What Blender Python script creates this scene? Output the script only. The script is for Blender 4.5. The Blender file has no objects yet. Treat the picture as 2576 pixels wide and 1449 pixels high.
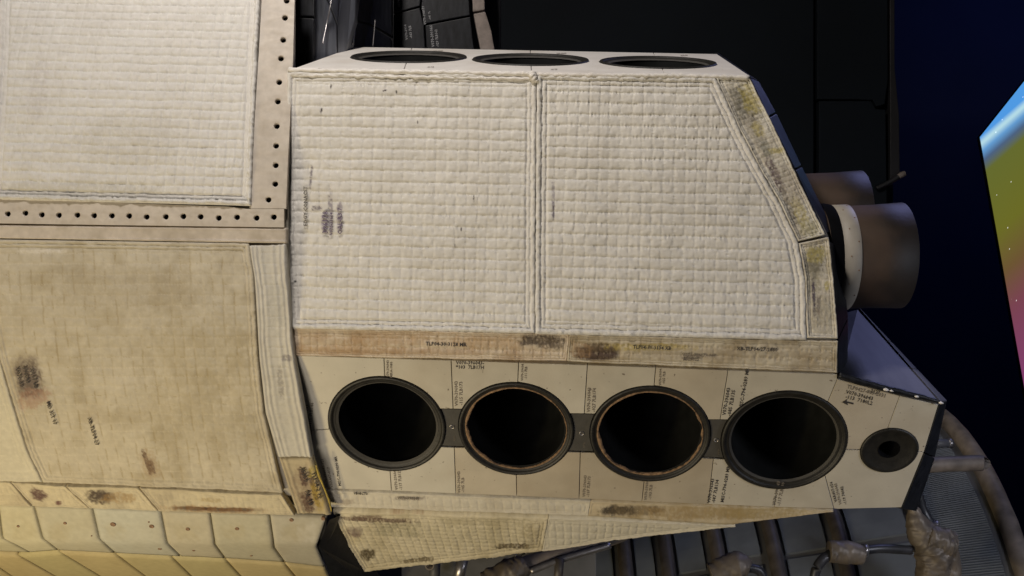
import bpy, bmesh, math, random
import numpy as np
from mathutils import Vector, Matrix
from mathutils.geometry import tessellate_polygon
random.seed(7); RNG = np.random.RandomState(11)
S = bpy.context.scene; COL = S.collection
# ------------------------------------------------------------------ camera
F = 2700.0; CX = 1288.0; CY = 724.5           # focal length and centre, in steps of 1/2576 of the picture width
cam = bpy.data.objects.new('camera', bpy.data.cameras.new('camera')); COL.objects.link(cam)
cam.data.sensor_width = 36; cam.data.lens = 36 * F / 2576; cam.data.clip_end = 200; cam.data.clip_start = .05
cam.rotation_euler = (math.radians(90), 0, 0); S.camera = cam
S.view_settings.view_transform = 'Standard'; S.view_settings.look = 'None'
S.view_settings.exposure = 0; S.view_settings.gamma = 1
# ------------------------------------------------------------------ world and lamps (a dark museum hall)
W = bpy.data.worlds.new('World'); S.world = W; W.use_nodes = True
W.node_tree.nodes['Background'].inputs[0].default_value = (.35, .45, .75, 1)
W.node_tree.nodes['Background'].inputs[1].default_value = .004
def lamp(name, loc, target, size, power, color, spread=180):
    d = bpy.data.lights.new(name, 'AREA'); d.shape = 'DISK'; d.size = size; d.energy = power; d.color = color
    d.spread = math.radians(spread)
    o = bpy.data.objects.new(name, d); COL.objects.link(o); o.location = loc
    o.rotation_euler = (Vector(target) - Vector(loc)).to_track_quat('-Z', 'Y').to_euler(); return o
lamp('gallery_spotlight', (-.75, 1.5, 2.3), (0.1, 2.8, .2), .3, 55, (1, .928, .862))
lamp('added_fill_lamp', (-1.2, 1.0, -1.6), (0, 2.8, -.2), .9, 23, (1, .905, .79))  # unseen fill added from below to lift the lower faces
lamp('warm_uplight', (-2.2, 1.3, -2.0), (-.9, 2.9, -.55), .5, 40, (1, .80, .42))
lamp('violet_stage_lamp', (2.9, 4.6, 2.3), (1.0, 3.0, -.3), .9, 3.0, (.42, .46, 1), 60)
lamp('blue_wall_lamp', (7.6, 9.5, 5.0), (7.4, 14, 2.8), 1.5, 34, (.13, .25, 1))
lamp('engine_lamp', (2.4, 1.6, -.1), (1.0, 3.8, -.9), .5, 4.5, (.85, .88, 1), 80)

# ------------------------------------------------------------------ surfaces the pieces are laid on
def ray(u, v): return np.stack([(np.asarray(u, float) - CX) / F, np.ones_like(np.asarray(u, float)), -(np.asarray(v, float) - CY) / F], -1)
def unit(a): a = np.asarray(a, float); return a / np.linalg.norm(a)
class Plane:
    def __init__(s, p0, e1, d):
        s.p = np.asarray(p0, float); s.e1 = unit(e1); n = np.cross(s.e1, unit(d)); n = unit(n)
        if n[1] > 0: n = -n
        s.n = n; s.e2 = unit(np.cross(n, s.e1))
        if s.e2[2] < 0: s.e2 = -s.e2
    def at(s, u, v):
        r = ray(u, v); t = (s.p @ s.n) / (r @ s.n); return r * t[..., None]
    def normal(s, P): return np.broadcast_to(s.n, P.shape)
    def ab(s, P): q = P - s.p; return q @ s.e1 * 1000, q @ s.e2 * 1000
class Barrel:
    def __init__(s, y0, zs, ys): s.z = np.array(zs); s.y = np.array(ys); s.arc = np.concatenate([[0], np.cumsum(np.hypot(np.diff(s.z), np.diff(s.y)))])
    def prof(s, z): return np.interp(z, s.z, s.y)
    def at(s, u, v):
        u = np.asarray(u, float); v = np.asarray(v, float); y = np.full(u.shape, 2.75)
        for _ in range(60): y = .5 * y + .5 * s.prof(-(v - CY) / F * y)
        return ray(u, v) * y[..., None]
    def normal(s, P):
        z = P[..., 2]; dy = (s.prof(z + .006) - s.prof(z - .006)) / .012
        n = np.stack([np.zeros_like(z), -np.ones_like(z), dy], -1); return n / np.linalg.norm(n, axis=-1, keepdims=True)
    def ab(s, P): return P[..., 0] * 1000, np.interp(P[..., 2], s.z, s.arc) * 1000
# front face of the housing: turned a little, right end nearer
FR = Plane((0, 2.70, 0), (1, -.075, 0), (0, 0, 1))
tl, tr = FR.at(740., 180.), FR.at(1880., 195.); FR = Plane(tl, tr - tl, (0, 0, 1)); FR.n = unit((-.075, -1, 0))
a, b = FR.at(737., 822.), FR.at(2108., 858.)
ST = Plane(a, b - a, (0, .27, -1))                       # soiled strip, tipped under
a, b = ST.at(742., 893.), ST.at(2107., 940.)
LO = Plane(a, b - a, (-.0215, 1, -1.695))                # tiled nozzle face
a, b = LO.at(815., 1230.), LO.at(2098., 1281.)
BS = Plane(a, b - a, (0, .84, -1))                       # strip below the nozzle face
a, b = BS.at(826., 1276.), BS.at(1839., 1318.)
WE = Plane(a, b - a, (0, 1.62, -1))                      # wedge shaped underside
a, b = FR.at(742., 170.), FR.at(1886., 191.)
TO = Plane(a, b - a, (0, 1, .318))                       # top face, rising to the back
# rounded pod: tilt of the skin along its height
def make_barrel():
    kv = [-500, 0, 300, 600, 760, 900, 1100, 1240, 1360, 1372, 1800]
    kt = [-32, -20, -10, 0, 8, 17, 28, 33, 34, 62, 66]
    V = np.arange(600, 1800, 2.); y = 2.705; z = -(600 - CY) / F * y; zs = [z]; ys = [y]
    def step(vv, dv):
        nonlocal y, z
        t = math.tan(math.radians(np.interp(vv + dv / 2, kv, kt))); q = -(vv + dv - CY) / F
        # next ray z = q*y ; y2 = y + t*(z - z2)
        y2 = (y + t * z) / (1 + t * q); y, z = y2, q * y2
    for vv in V: step(vv, 2.); zs.append(z); ys.append(y)
    y = 2.705; z = -(600 - CY) / F * y; zu = []; yu = []
    for vv in np.arange(600, -500, -2.): step(vv, -2.); zu.append(z); yu.append(y)
    Z = np.array(zs[::-1] + zu); Y = np.array(ys[::-1] + yu); o = np.argsort(Z); return Barrel(0, Z[o], Y[o])
BA = make_barrel()

# ------------------------------------------------------------------ noise
def vnoise(x, y, seed=0):
    x = np.asarray(x, float); y = np.asarray(y, float)
    xi = np.floor(x).astype(np.int64); yi = np.floor(y).astype(np.int64); fx = x - xi; fy = y - yi
    fx = fx * fx * (3 - 2 * fx); fy = fy * fy * (3 - 2 * fy)
    def h(a, b):
        n = (a * 374761393 + b * 668265263 + seed * 974711) & 0x7fffffff
        n = ((n ^ (n >> 13)) * 1274126177) & 0x7fffffff; return ((n ^ (n >> 16)) & 0xffff) / 65535.
    return (h(xi, yi) * (1 - fx) + h(xi + 1, yi) * fx) * (1 - fy) + (h(xi, yi + 1) * (1 - fx) + h(xi + 1, yi + 1) * fx) * fy
def fbm(x, y, seed=0, o=4):
    r = 0; a = .5; t = 0
    for k in range(o): r = r + a * vnoise(x * 2 ** k, y * 2 ** k, seed + k * 17); t += a; a *= .55
    return r / t
def sst(a, b, x): t = np.clip((x - a) / (b - a), 0, 1); return t * t * (3 - 2 * t)

# ------------------------------------------------------------------ materials
def new_mat(name):
    m = bpy.data.materials.new(name); m.use_nodes = True; nt = m.node_tree
    return m, nt, nt.nodes['Principled BSDF']
def node(nt, t, **k):
    n = nt.nodes.new(t)
    for a_, v_ in k.items(): setattr(n, a_, v_)
    return n
def solid(name, col, rough=.6, var=.25, scale=30, metal=0, bump=.0, bscale=200, spec=.5, streak=None, speck=0):
    m, nt, b = new_mat(name); co = node(nt, 'ShaderNodeTexCoord')
    nz = node(nt, 'ShaderNodeTexNoise'); nz.inputs['Scale'].default_value = scale; nz.inputs['Detail'].default_value = 6
    mp = node(nt, 'ShaderNodeMapping'); nt.links.new(co.outputs['Object'], mp.inputs[0]); nt.links.new(mp.outputs[0], nz.inputs[0])
    if streak: mp.inputs['Scale'].default_value = streak
    rp = node(nt, 'ShaderNodeValToRGB'); nt.links.new(nz.outputs[0], rp.inputs[0])
    rp.color_ramp.elements[0].position = .3; rp.color_ramp.elements[1].position = .7
    rp.color_ramp.elements[0].color = (*[c * (1 - var) for c in col], 1); rp.color_ramp.elements[1].color = (*[min(1, c * (1 + var)) for c in col], 1)
    nt.links.new(rp.outputs[0], b.inputs['Base Color']); b.inputs['Roughness'].default_value = rough; b.inputs['Metallic'].default_value = metal
    b.inputs['Specular IOR Level'].default_value = spec
    if speck:
        n3 = node(nt, 'ShaderNodeTexNoise'); n3.inputs['Scale'].default_value = 75; n3.inputs['Detail'].default_value = 2; nt.links.new(mp.outputs[0], n3.inputs[0])
        r3 = node(nt, 'ShaderNodeMapRange'); r3.inputs['From Min'].default_value = .70; r3.inputs['From Max'].default_value = .76; r3.inputs['To Max'].default_value = speck; nt.links.new(n3.outputs[0], r3.inputs[0])
        n4 = node(nt, 'ShaderNodeTexNoise'); n4.inputs['Scale'].default_value = 5; n4.inputs['Detail'].default_value = 7; nt.links.new(mp.outputs[0], n4.inputs[0])
        r4 = node(nt, 'ShaderNodeMapRange'); r4.inputs['From Min'].default_value = .52; r4.inputs['From Max'].default_value = .72; r4.inputs['To Max'].default_value = .35; nt.links.new(n4.outputs[0], r4.inputs[0])
        q1 = node(nt, 'ShaderNodeMixRGB'); nt.links.new(r4.outputs[0], q1.inputs[0]); nt.links.new(rp.outputs[0], q1.inputs[1]); q1.inputs[2].default_value = (*[c * k for c, k in zip(col, (.66, .58, .48))], 1)
        q2 = node(nt, 'ShaderNodeMixRGB'); nt.links.new(r3.outputs[0], q2.inputs[0]); nt.links.new(q1.outputs[0], q2.inputs[1]); q2.inputs[2].default_value = (.10, .07, .05, 1); nt.links.new(q2.outputs[0], b.inputs['Base Color'])
    if bump:
        n2 = node(nt, 'ShaderNodeTexNoise'); n2.inputs['Scale'].default_value = bscale; n2.inputs['Detail'].default_value = 4
        nt.links.new(mp.outputs[0], n2.inputs[0]); bp = node(nt, 'ShaderNodeBump'); bp.inputs['Strength'].default_value = bump; bp.inputs['Distance'].default_value = .004
        nt.links.new(n2.outputs[0], bp.inputs['Height']); nt.links.new(bp.outputs[0], b.inputs['Normal'])
    return m
def painted(name, rough=.85, bump=.25, bscale=420, var=.05):
    """colour of the cloth and its stains comes with the mesh ('col'); the weave and mottling are procedural"""
    m, nt, b = new_mat(name); at = node(nt, 'ShaderNodeAttribute', attribute_name='col'); co = node(nt, 'ShaderNodeTexCoord')
    nz = node(nt, 'ShaderNodeTexNoise'); nz.inputs['Scale'].default_value = 60; nz.inputs['Detail'].default_value = 8; nt.links.new(co.outputs['Object'], nz.inputs[0])
    mr = node(nt, 'ShaderNodeMapRange'); mr.inputs['From Min'].default_value = .3; mr.inputs['From Max'].default_value = .7
    mr.inputs['To Min'].default_value = 1 - var; mr.inputs['To Max'].default_value = 1 + var; nt.links.new(nz.outputs[0], mr.inputs[0])
    mx = node(nt, 'ShaderNodeVectorMath', operation='SCALE'); nt.links.new(at.outputs['Color'], mx.inputs[0]); nt.links.new(mr.outputs[0], mx.inputs['Scale'])
    nt.links.new(mx.outputs[0], b.inputs['Base Color']); b.inputs['Roughness'].default_value = rough; b.inputs['Specular IOR Level'].default_value = .25
    n2 = node(nt, 'ShaderNodeTexNoise'); n2.inputs['Scale'].default_value = bscale; n2.inputs['Detail'].default_value = 3; nt.links.new(co.outputs['Object'], n2.inputs[0])
    bp = node(nt, 'ShaderNodeBump'); bp.inputs['Strength'].default_value = bump; bp.inputs['Distance'].default_value = .002
    nt.links.new(n2.outputs[0], bp.inputs['Height']); nt.links.new(bp.outputs[0], b.inputs['Normal'])
    return m
M = dict(
    cloth=painted('quilted_cloth'), tilepaint=painted('coated_tile', .62, .12, 300, .06), plate=painted('painted_plate', .55, .1, 150, .08),
    tile=solid('cream_tile', (.50, .462, .385), .62, .07, 16, speck=.8, bump=.12, bscale=260),
    tile_light=solid('cream_tile_light', (.54, .505, .43), .62, .07, 12, speck=.8, bump=.12, bscale=260), tile_warm=solid('cream_tile_warm', (.49, .435, .345), .62, .1, 12, speck=.8, bump=.12, bscale=260), tile_brown=solid('cream_tile_browned', (.43, .375, .29), .62, .13, 9, speck=.8, bump=.12, bscale=260),
    toptile=solid('white_tile', (.66, .63, .59), .6, .06, 14, speck=.5, bump=.1),
    black=solid('black_tile_glass', (.013, .0138, .0165), .42, .5, 22, bump=.12, bscale=120, streak=(3, 3, .8), spec=.2),
    gloss=solid('black_tile_glossy', (.05, .05, .062), .55, .75, 5, bump=.1, bscale=60, streak=(2.2, .5, .5), spec=.25),
    sheen=solid('sheen_black_tile', (.15, .16, .185), .45, .75, 5, bump=.12, bscale=60, streak=(3, 3, .5)), stamp=solid('purple_stamp', (.10, .075, .13), .85, .4, 300),  # tail fin tiles: reflected blue-grey sheen painted into the colour as streaks
    nozz=solid('nozzle_metal', (.014, .0125, .010), .55, .35, 60, bump=.2),
    inner=solid('nozzle_inside', (.0065, .0068, .0066), .7, .5, 18, spec=.2),
    char=solid('charred_coating', (.235, .145, .08), .8, .5, 120, bump=.4),
    throat=solid('throat_black', (.004, .004, .005), .9, spec=.05),
    bridge=solid('grey_bridge', (.058, .054, .048), .7, .15, 40, bump=.15),
    ink=solid('stencil_ink', (.035, .03, .03), .8, .35, 300), paleink=solid('pale_ink', (.30, .30, .31), .8, .3, 300), fade=solid('faded_ink', (.16, .135, .11), .8, .4, 300),
    brown=solid('nozzle_bronze', (.044, .031, .022), .6, .4, 7, bump=.15, bscale=80), collar=solid('cream_collar', (.36, .325, .27), .55, .08, 30),
    pipe=solid('wrapped_pipe', (.17, .142, .122), .55, .35, 20, bump=.35, bscale=40), foil=solid('crumpled_foil', (.145, .118, .092), .5, .4, 14, metal=.15, bump=.8, bscale=22),
    hose=solid('black_hose', (.03, .03, .034), .4), bell=solid('engine_wall', (.085, .085, .09), .55, .3, 8, bump=.1), panel=solid('grey_panel', (.115, .127, .142), .6, .14, 10, bump=.06),
    rib=solid('engine_rib', (.075, .063, .055), .5, .35, 20, bump=.3, bscale=60), steel=solid('bare_steel', (.38, .36, .36), .35, .2, 30, metal=.8),
    dark=solid('dark_panel', (.0058, .0085, .012), .75, .3, 1.2, spec=.18), edge=solid('dark_panel_edge', (.018, .017, .019), .6, .2, 10), beige=solid('beige_seal', (.23, .19, .165), .7, .2, 40, bump=.3),
    wall=solid('navy_wall', (.02, .026, .06), .9, .1, 1), casing=solid('screen_casing', (.015, .015, .018), .5), shell=solid('shell_liner', (.34, .31, .27), .8, .1, 20),
    rust=solid('rusty_plug', (.21, .125, .075), .7, .35, 200), yellow=solid('yellow_sealant', (.40, .30, .06), .7, .3, 90, bump=.3))

def heat_tint():
    m = M['brown']; nt = m.node_tree; b = nt.nodes['Principled BSDF']; src = b.inputs['Base Color'].links[0].from_socket
    co = node(nt, 'ShaderNodeTexCoord'); sp = node(nt, 'ShaderNodeSeparateXYZ'); nt.links.new(co.outputs['Generated'], sp.inputs[0])
    nz = node(nt, 'ShaderNodeTexNoise'); nz.inputs['Scale'].default_value = 3; nt.links.new(co.outputs['Generated'], nz.inputs[0])
    ad = node(nt, 'ShaderNodeMath', operation='MULTIPLY_ADD'); nt.links.new(nz.outputs[0], ad.inputs[0]); ad.inputs[1].default_value = .35; nt.links.new(sp.outputs['X'], ad.inputs[2])
    rp = node(nt, 'ShaderNodeValToRGB'); nt.links.new(ad.outputs[0], rp.inputs[0]); e = rp.color_ramp.elements; e[0].position = .45; e[0].color = (1.5, 1.35, 1.2, 1); e[1].position = 1.1; e[1].color = (.45, .45, .48, 1)
    k = rp.color_ramp.elements.new(.8); k.color = (1.1, .95, .85, 1)
    mx = node(nt, 'ShaderNodeMixRGB', blend_type='MULTIPLY'); mx.inputs[0].default_value = 1; nt.links.new(src, mx.inputs[1]); nt.links.new(rp.outputs[0], mx.inputs[2]); nt.links.new(mx.outputs[0], b.inputs['Base Color'])
heat_tint()
# ------------------------------------------------------------------ mesh helpers
def link(name, me, mat, parent=None, smooth=False):
    o = bpy.data.objects.new(name, me); COL.objects.link(o)
    if mat: me.materials.append(mat)
    if smooth and len(me.polygons): me.polygons.foreach_set('use_smooth', np.ones(len(me.polygons), bool))
    if parent: o.parent = parent; o.matrix_parent_inverse = Matrix.Translation(-Vector(parent.location))
    return o
def thing(name, label, cat, loc=(0, 0, 0), group=None):
    o = bpy.data.objects.new(name, None); COL.objects.link(o); o.location = loc; o.empty_display_size = .1
    o['label'] = label; o['category'] = cat
    if group: o['group'] = group
    return o
def grid_mesh(name, P, faces_flip=False):
    nv, nu = P.shape[:2]; me = bpy.data.meshes.new(name); idx = np.arange(nv * nu).reshape(nv, nu)
    q = np.stack([idx[:-1, :-1], idx[1:, :-1], idx[1:, 1:], idx[:-1, 1:]], -1).reshape(-1, 4)
    if faces_flip: q = q[:, ::-1]
    me.vertices.add(nv * nu); me.vertices.foreach_set('co', np.ascontiguousarray(P, np.float32).ravel())
    n = len(q); me.loops.add(n * 4); me.loops.foreach_set('vertex_index', np.ascontiguousarray(q, np.int32).ravel())
    me.polygons.add(n); me.polygons.foreach_set('loop_start', np.arange(0, n * 4, 4, dtype=np.int32)); me.polygons.foreach_set('loop_total', np.full(n, 4, np.int32))
    me.update(); me.validate(); return me
def rail(pts, n, t=None):
    p = np.array(pts, float); d = np.concatenate([[0], np.cumsum(np.hypot(*np.diff(p, axis=0).T))]); d /= d[-1]
    t = np.linspace(0, 1, n) if t is None else t
    return np.stack([np.interp(t, d, p[:, 0]), np.interp(t, d, p[:, 1])], -1)
def patch(name, L, R, surf, hf, cf, mat, parent, res=2.2, skirt=.02, n=None, wob=0, seed=0):
    """cloth or plate between two rails (upper ends first), raised hf over the surface"""
    if n: nu, nv = n
    else:
        w = max(np.hypot(*(np.array(R[0]) - np.array(L[0]))), np.hypot(*(np.array(R[-1]) - np.array(L[-1])))); hgt = max(np.hypot(*np.diff(np.array(L, float), axis=0).T).sum(), np.hypot(*np.diff(np.array(R, float), axis=0).T).sum())
        nu, nv = int(w / res) + 2, int(hgt / res) + 2
    t = np.linspace(0, 1, nv); s = np.linspace(0, 1, nu)
    l, r = rail(L, nv), rail(R, nv); G = l[:, None] + (r - l)[:, None] * s[None, :, None]; U, V = G[..., 0], G[..., 1]
    if wob: U = U + wob * (fbm(U * .02, V * .02, seed + 5) - .5) * 2; V = V + wob * (fbm(U * .02, V * .02, seed + 9) - .5) * 2
    wd = np.hypot(*(r - l).T)[:, None]; dl = s[None] * wd; dr = wd - dl
    col = G; hh = np.concatenate([np.zeros((1, nu)), np.cumsum(np.hypot(*np.moveaxis(np.diff(G, axis=0), -1, 0)), axis=0)]); dt = hh; db = hh[-1:] - hh
    P = surf.at(U, V); N = surf.normal(P); A, B = surf.ab(P)
    ctx = dict(U=U, V=V, A=A, B=B, dl=dl, dr=dr, dt=dt, db=db, d=np.minimum(np.minimum(dl, dr), np.minimum(dt, db)))
    h, st = hf(ctx); Q = P + N * h[..., None]
    c = np.broadcast_to(cf(ctx, st), U.shape + (3,))
    # skirt ring
    Q2 = np.pad(Q, ((1, 1), (1, 1), (0, 0)), 'edge'); B2 = np.pad(P - N * skirt, ((1, 1), (1, 1), (0, 0)), 'edge')
    for sl in ((0,), (-1,)): Q2[sl[0]] = B2[sl[0]]; Q2[:, sl[0]] = B2[:, sl[0]]
    c2 = np.pad(c, ((1, 1), (1, 1), (0, 0)), 'edge')
    me = grid_mesh(name, Q2, False)
    fn = np.cross(Q[1, 0] - Q[0, 0], Q[0, 1] - Q[0, 0])
    if fn @ N[0, 0] < 0: me.flip_normals()
    ca = me.color_attributes.new('col', 'FLOAT_COLOR', 'POINT')
    ca.data.foreach_set('color', np.concatenate([np.clip(c2, 0, 1), np.ones(c2.shape[:2] + (1,))], -1).astype(np.float32).ravel())
    return link(name, me, mat, parent, True)
def add_tube(bm, pts, rad, seg=10, caps=True, jit=0):
    pts = [Vector(p) for p in pts]; rings = []
    if hasattr(rad, '__len__') and len(rad) != len(pts): rad = list(np.interp(np.linspace(0, len(rad) - 1, len(pts)), range(len(rad)), rad))
    for i, p in enumerate(pts):
        t = (pts[min(i + 1, len(pts) - 1)] - pts[max(i - 1, 0)]).normalized(); up = Vector((0, 0, 1)) if abs(t.z) < .9 else Vector((1, 0, 0))
        x = t.cross(up).normalized(); y = x.cross(t); r = rad[i] if hasattr(rad, '__len__') else rad
        rings.append([bm.verts.new(p + (x * math.cos(k * 2 * math.pi / seg) + y * math.sin(k * 2 * math.pi / seg)) * r * (1 + random.uniform(-jit, jit))) for k in range(seg)])
    for a_, b_ in zip(rings, rings[1:]):
        for k in range(seg): bm.faces.new((a_[k], a_[(k + 1) % seg], b_[(k + 1) % seg], b_[k]))
    if caps: bm.faces.new(rings[0][::-1]); bm.faces.new(rings[-1])
def spline(pts, n=8):
    P = [Vector(p) for p in pts]; out = []
    for i in range(len(P) - 1):
        p0, p1, p2, p3 = P[max(i - 1, 0)], P[i], P[i + 1], P[min(i + 2, len(P) - 1)]
        for k in range(n):
            t = k / n; out.append(.5 * ((2 * p1) + (p2 - p0) * t + (2 * p0 - 5 * p1 + 4 * p2 - p3) * t * t + (3 * p1 - p0 - 3 * p2 + p3) * t ** 3))
    return out + [P[-1]]
def finish(name, bm, mat, parent=None, smooth=False, sub=0):
    bmesh.ops.recalc_face_normals(bm, faces=bm.faces); me = bpy.data.meshes.new(name); bm.to_mesh(me); bm.free()
    o = link(name, me, mat, parent, smooth); return o
def tube(name, pts, rad, mat, parent, seg=12, n=8, jit=0, caps=True):
    bm = bmesh.new(); add_tube(bm, spline(pts, n) if n else pts, rad, seg, caps, jit); return finish(name, bm, mat, parent, True)
def at(u, v, y): return Vector(((u - CX) / F * y, y, -(v - CY) / F * y))
def prism(name, pts, off, mat, parent, bev=.0015):
    """a slab: outline pts (3D), thickness vector off"""
    bm = bmesh.new(); vs = [bm.verts.new(p) for p in pts]; f = bm.faces.new(vs)
    r = bmesh.ops.extrude_face_region(bm, geom=[f]); bmesh.ops.translate(bm, verts=[g for g in r['geom'] if isinstance(g, bmesh.types.BMVert)], vec=off)
    bmesh.ops.recalc_face_normals(bm, faces=bm.faces)
    if bev: bmesh.ops.bevel(bm, geom=list(bm.edges), offset=bev, segments=2, affect='EDGES', profile=.6, clamp_overlap=True)
    return finish(name, bm, mat, parent)
def lathe(name, c, e1, e2, n, prof, mat, parent, seg=56, wob=None, closed=True):
    bm = bmesh.new(); rings = []
    for j, (r, h) in enumerate(prof):
        ring = []
        for k in range(seg):
            a_ = 2 * math.pi * k / seg; rr = r * (1 + (wob(j, a_) if wob else 0))
            ring.append(bm.verts.new(Vector(c) + (Vector(e1) * math.cos(a_) + Vector(e2) * math.sin(a_)) * rr + Vector(n) * h))
        rings.append(ring)
    for a_, b_ in zip(rings, rings[1:]):
        for k in range(seg): bm.faces.new((a_[k], a_[(k + 1) % seg], b_[(k + 1) % seg], b_[k]))
    if closed: bm.faces.new(rings[-1])
    return finish(name, bm, mat, parent, True)
def inside(p, poly):
    x, y = p; r = False
    for (x1, y1), (x2, y2) in zip(poly, poly[1:] + poly[:1]):
        if (y1 > y) != (y2 > y) and x < (x2 - x1) * (y - y1) / (y2 - y1) + x1: r = not r
    return r
def cut(poly, c, R):
    """polygon minus a disc that bites into its outline"""
    D = []
    for p, q in zip(poly, poly[1:] + poly[:1]):
        n = max(1, int(math.dist(p, q) / .002)); D += [(p[0] + (q[0] - p[0]) * k / n, p[1] + (q[1] - p[1]) * k / n, k == 0) for k in range(n)]
    out = [math.dist((d[0], d[1]), c) > R for d in D]
    if all(out): return poly
    i0 = next(i for i in range(len(D)) if out[i] and not out[i - 1]); D = D[i0:] + D[:i0]; out = out[i0:] + out[:i0]
    n = next((i for i, o in enumerate(out) if not o)); run = D[:n]
    a1 = math.atan2(run[-1][1] - c[1], run[-1][0] - c[0]); a0 = math.atan2(run[0][1] - c[1], run[0][0] - c[0])
    best = None
    for s in (1, -1):
        da = ((a0 - a1) * s) % (2 * math.pi) * s; m = a1 + da / 2
        if inside((c[0] + R * 1.002 * math.cos(m), c[1] + R * 1.002 * math.sin(m)), poly): best = da
    if best is None: best = ((a0 - a1 + math.pi) % (2 * math.pi)) - math.pi
    k = max(4, int(abs(best) / .09)); arc = [(c[0] + R * math.cos(a1 + best * i / k), c[1] + R * math.sin(a1 + best * i / k)) for i in range(0, k + 1)]
    keep = [run[0][:2]] + [r[:2] for r in run[1:-1] if r[2]] + [run[-1][:2]]
    return keep[:-1] + arc[:-1] if math.dist(keep[0], arc[-1]) < .003 else keep + arc
def inset(poly, d):
    A_ = sum(p[0] * q[1] - q[0] * p[1] for p, q in zip(poly, poly[1:] + poly[:1])); s = 1 if A_ > 0 else -1; out = []
    P = [p for i, p in enumerate(poly) if math.dist(p, poly[i - 1]) > 3e-4]
    for i, p in enumerate(P):
        a_, b_ = P[i - 1], P[(i + 1) % len(P)]
        u = unit((p[0] - a_[0], p[1] - a_[1])); w = unit((b_[0] - p[0], b_[1] - p[1])); n1 = np.array((-u[1], u[0])) * s; n2 = np.array((-w[1], w[0])) * s
        m = n1 + n2; k = max(.35, (m @ m) / 2); out.append(tuple(np.array(p) + m * d / k))
    return out
def plane_tile(name, px, surf, circles, mat, parent, thick=.03, gap=.0017, lift=0.0):
    P = surf.at(np.array([p[0] for p in px], float), np.array([p[1] for p in px], float)); Aa, Bb = surf.ab(P); poly = list(zip(Aa / 1000, Bb / 1000))
    for c, R in circles: poly = cut(poly, c, R)
    poly = inset(poly, gap); base = Vector(surf.p); e1, e2, n = Vector(surf.e1), Vector(surf.e2), Vector(surf.n)
    bm = bmesh.new(); top = [bm.verts.new(base + e1 * a_ + e2 * b_ + n * lift) for a_, b_ in poly]
    rim = [bm.verts.new(base + e1 * a_ + e2 * b_ + n * (lift - .0012)) for a_, b_ in inset(poly, -.0009)] if len(inset(poly, -.0009)) == len(poly) else None
    k = len(top)
    for tri in tessellate_polygon([[Vector((a_, b_, 0)) for a_, b_ in poly]]): bm.faces.new([top[i] for i in tri])
    if rim:
        bot = [bm.verts.new(v.co - n * thick) for v in rim]
        for i in range(k): bm.faces.new((top[i], top[(i + 1) % k], rim[(i + 1) % k], rim[i])); bm.faces.new((rim[i], rim[(i + 1) % k], bot[(i + 1) % k], bot[i]))
    return finish(name, bm, mat, parent)
def lettering(text, u, v, size, ang, surf, parent, mat='ink', lift=.0008, sx=1.0, name='lettering'):
    """stencilled print; size = letter height in picture steps, (u, v) = where its base line begins"""
    cu = bpy.data.curves.new('lettering', 'FONT'); cu.body = text; cu.size = 1; cu.offset = .018; cu.resolution_u = 1; cu.space_line = .85
    o = bpy.data.objects.new('lettering', cu); COL.objects.link(o); me0 = o.to_mesh()
    co = np.array([vv.co[:2] for vv in me0.vertices]); fs = [tuple(p.vertices) for p in me0.polygons]; o.to_mesh_clear(); bpy.data.objects.remove(o); bpy.data.curves.remove(cu)
    k = size / .69; ca, sa = math.cos(math.radians(ang)), math.sin(math.radians(ang)); x, y = co[:, 0] * k * sx, co[:, 1] * k
    U = u + x * ca - y * sa; V = v - (x * sa + y * ca); P = surf.at(U, V); P = P + surf.normal(P) * lift
    me = bpy.data.meshes.new(name); me.from_pydata([tuple(p) for p in P], [], fs); me.update()
    return link(name, me, M[mat], parent)

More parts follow.
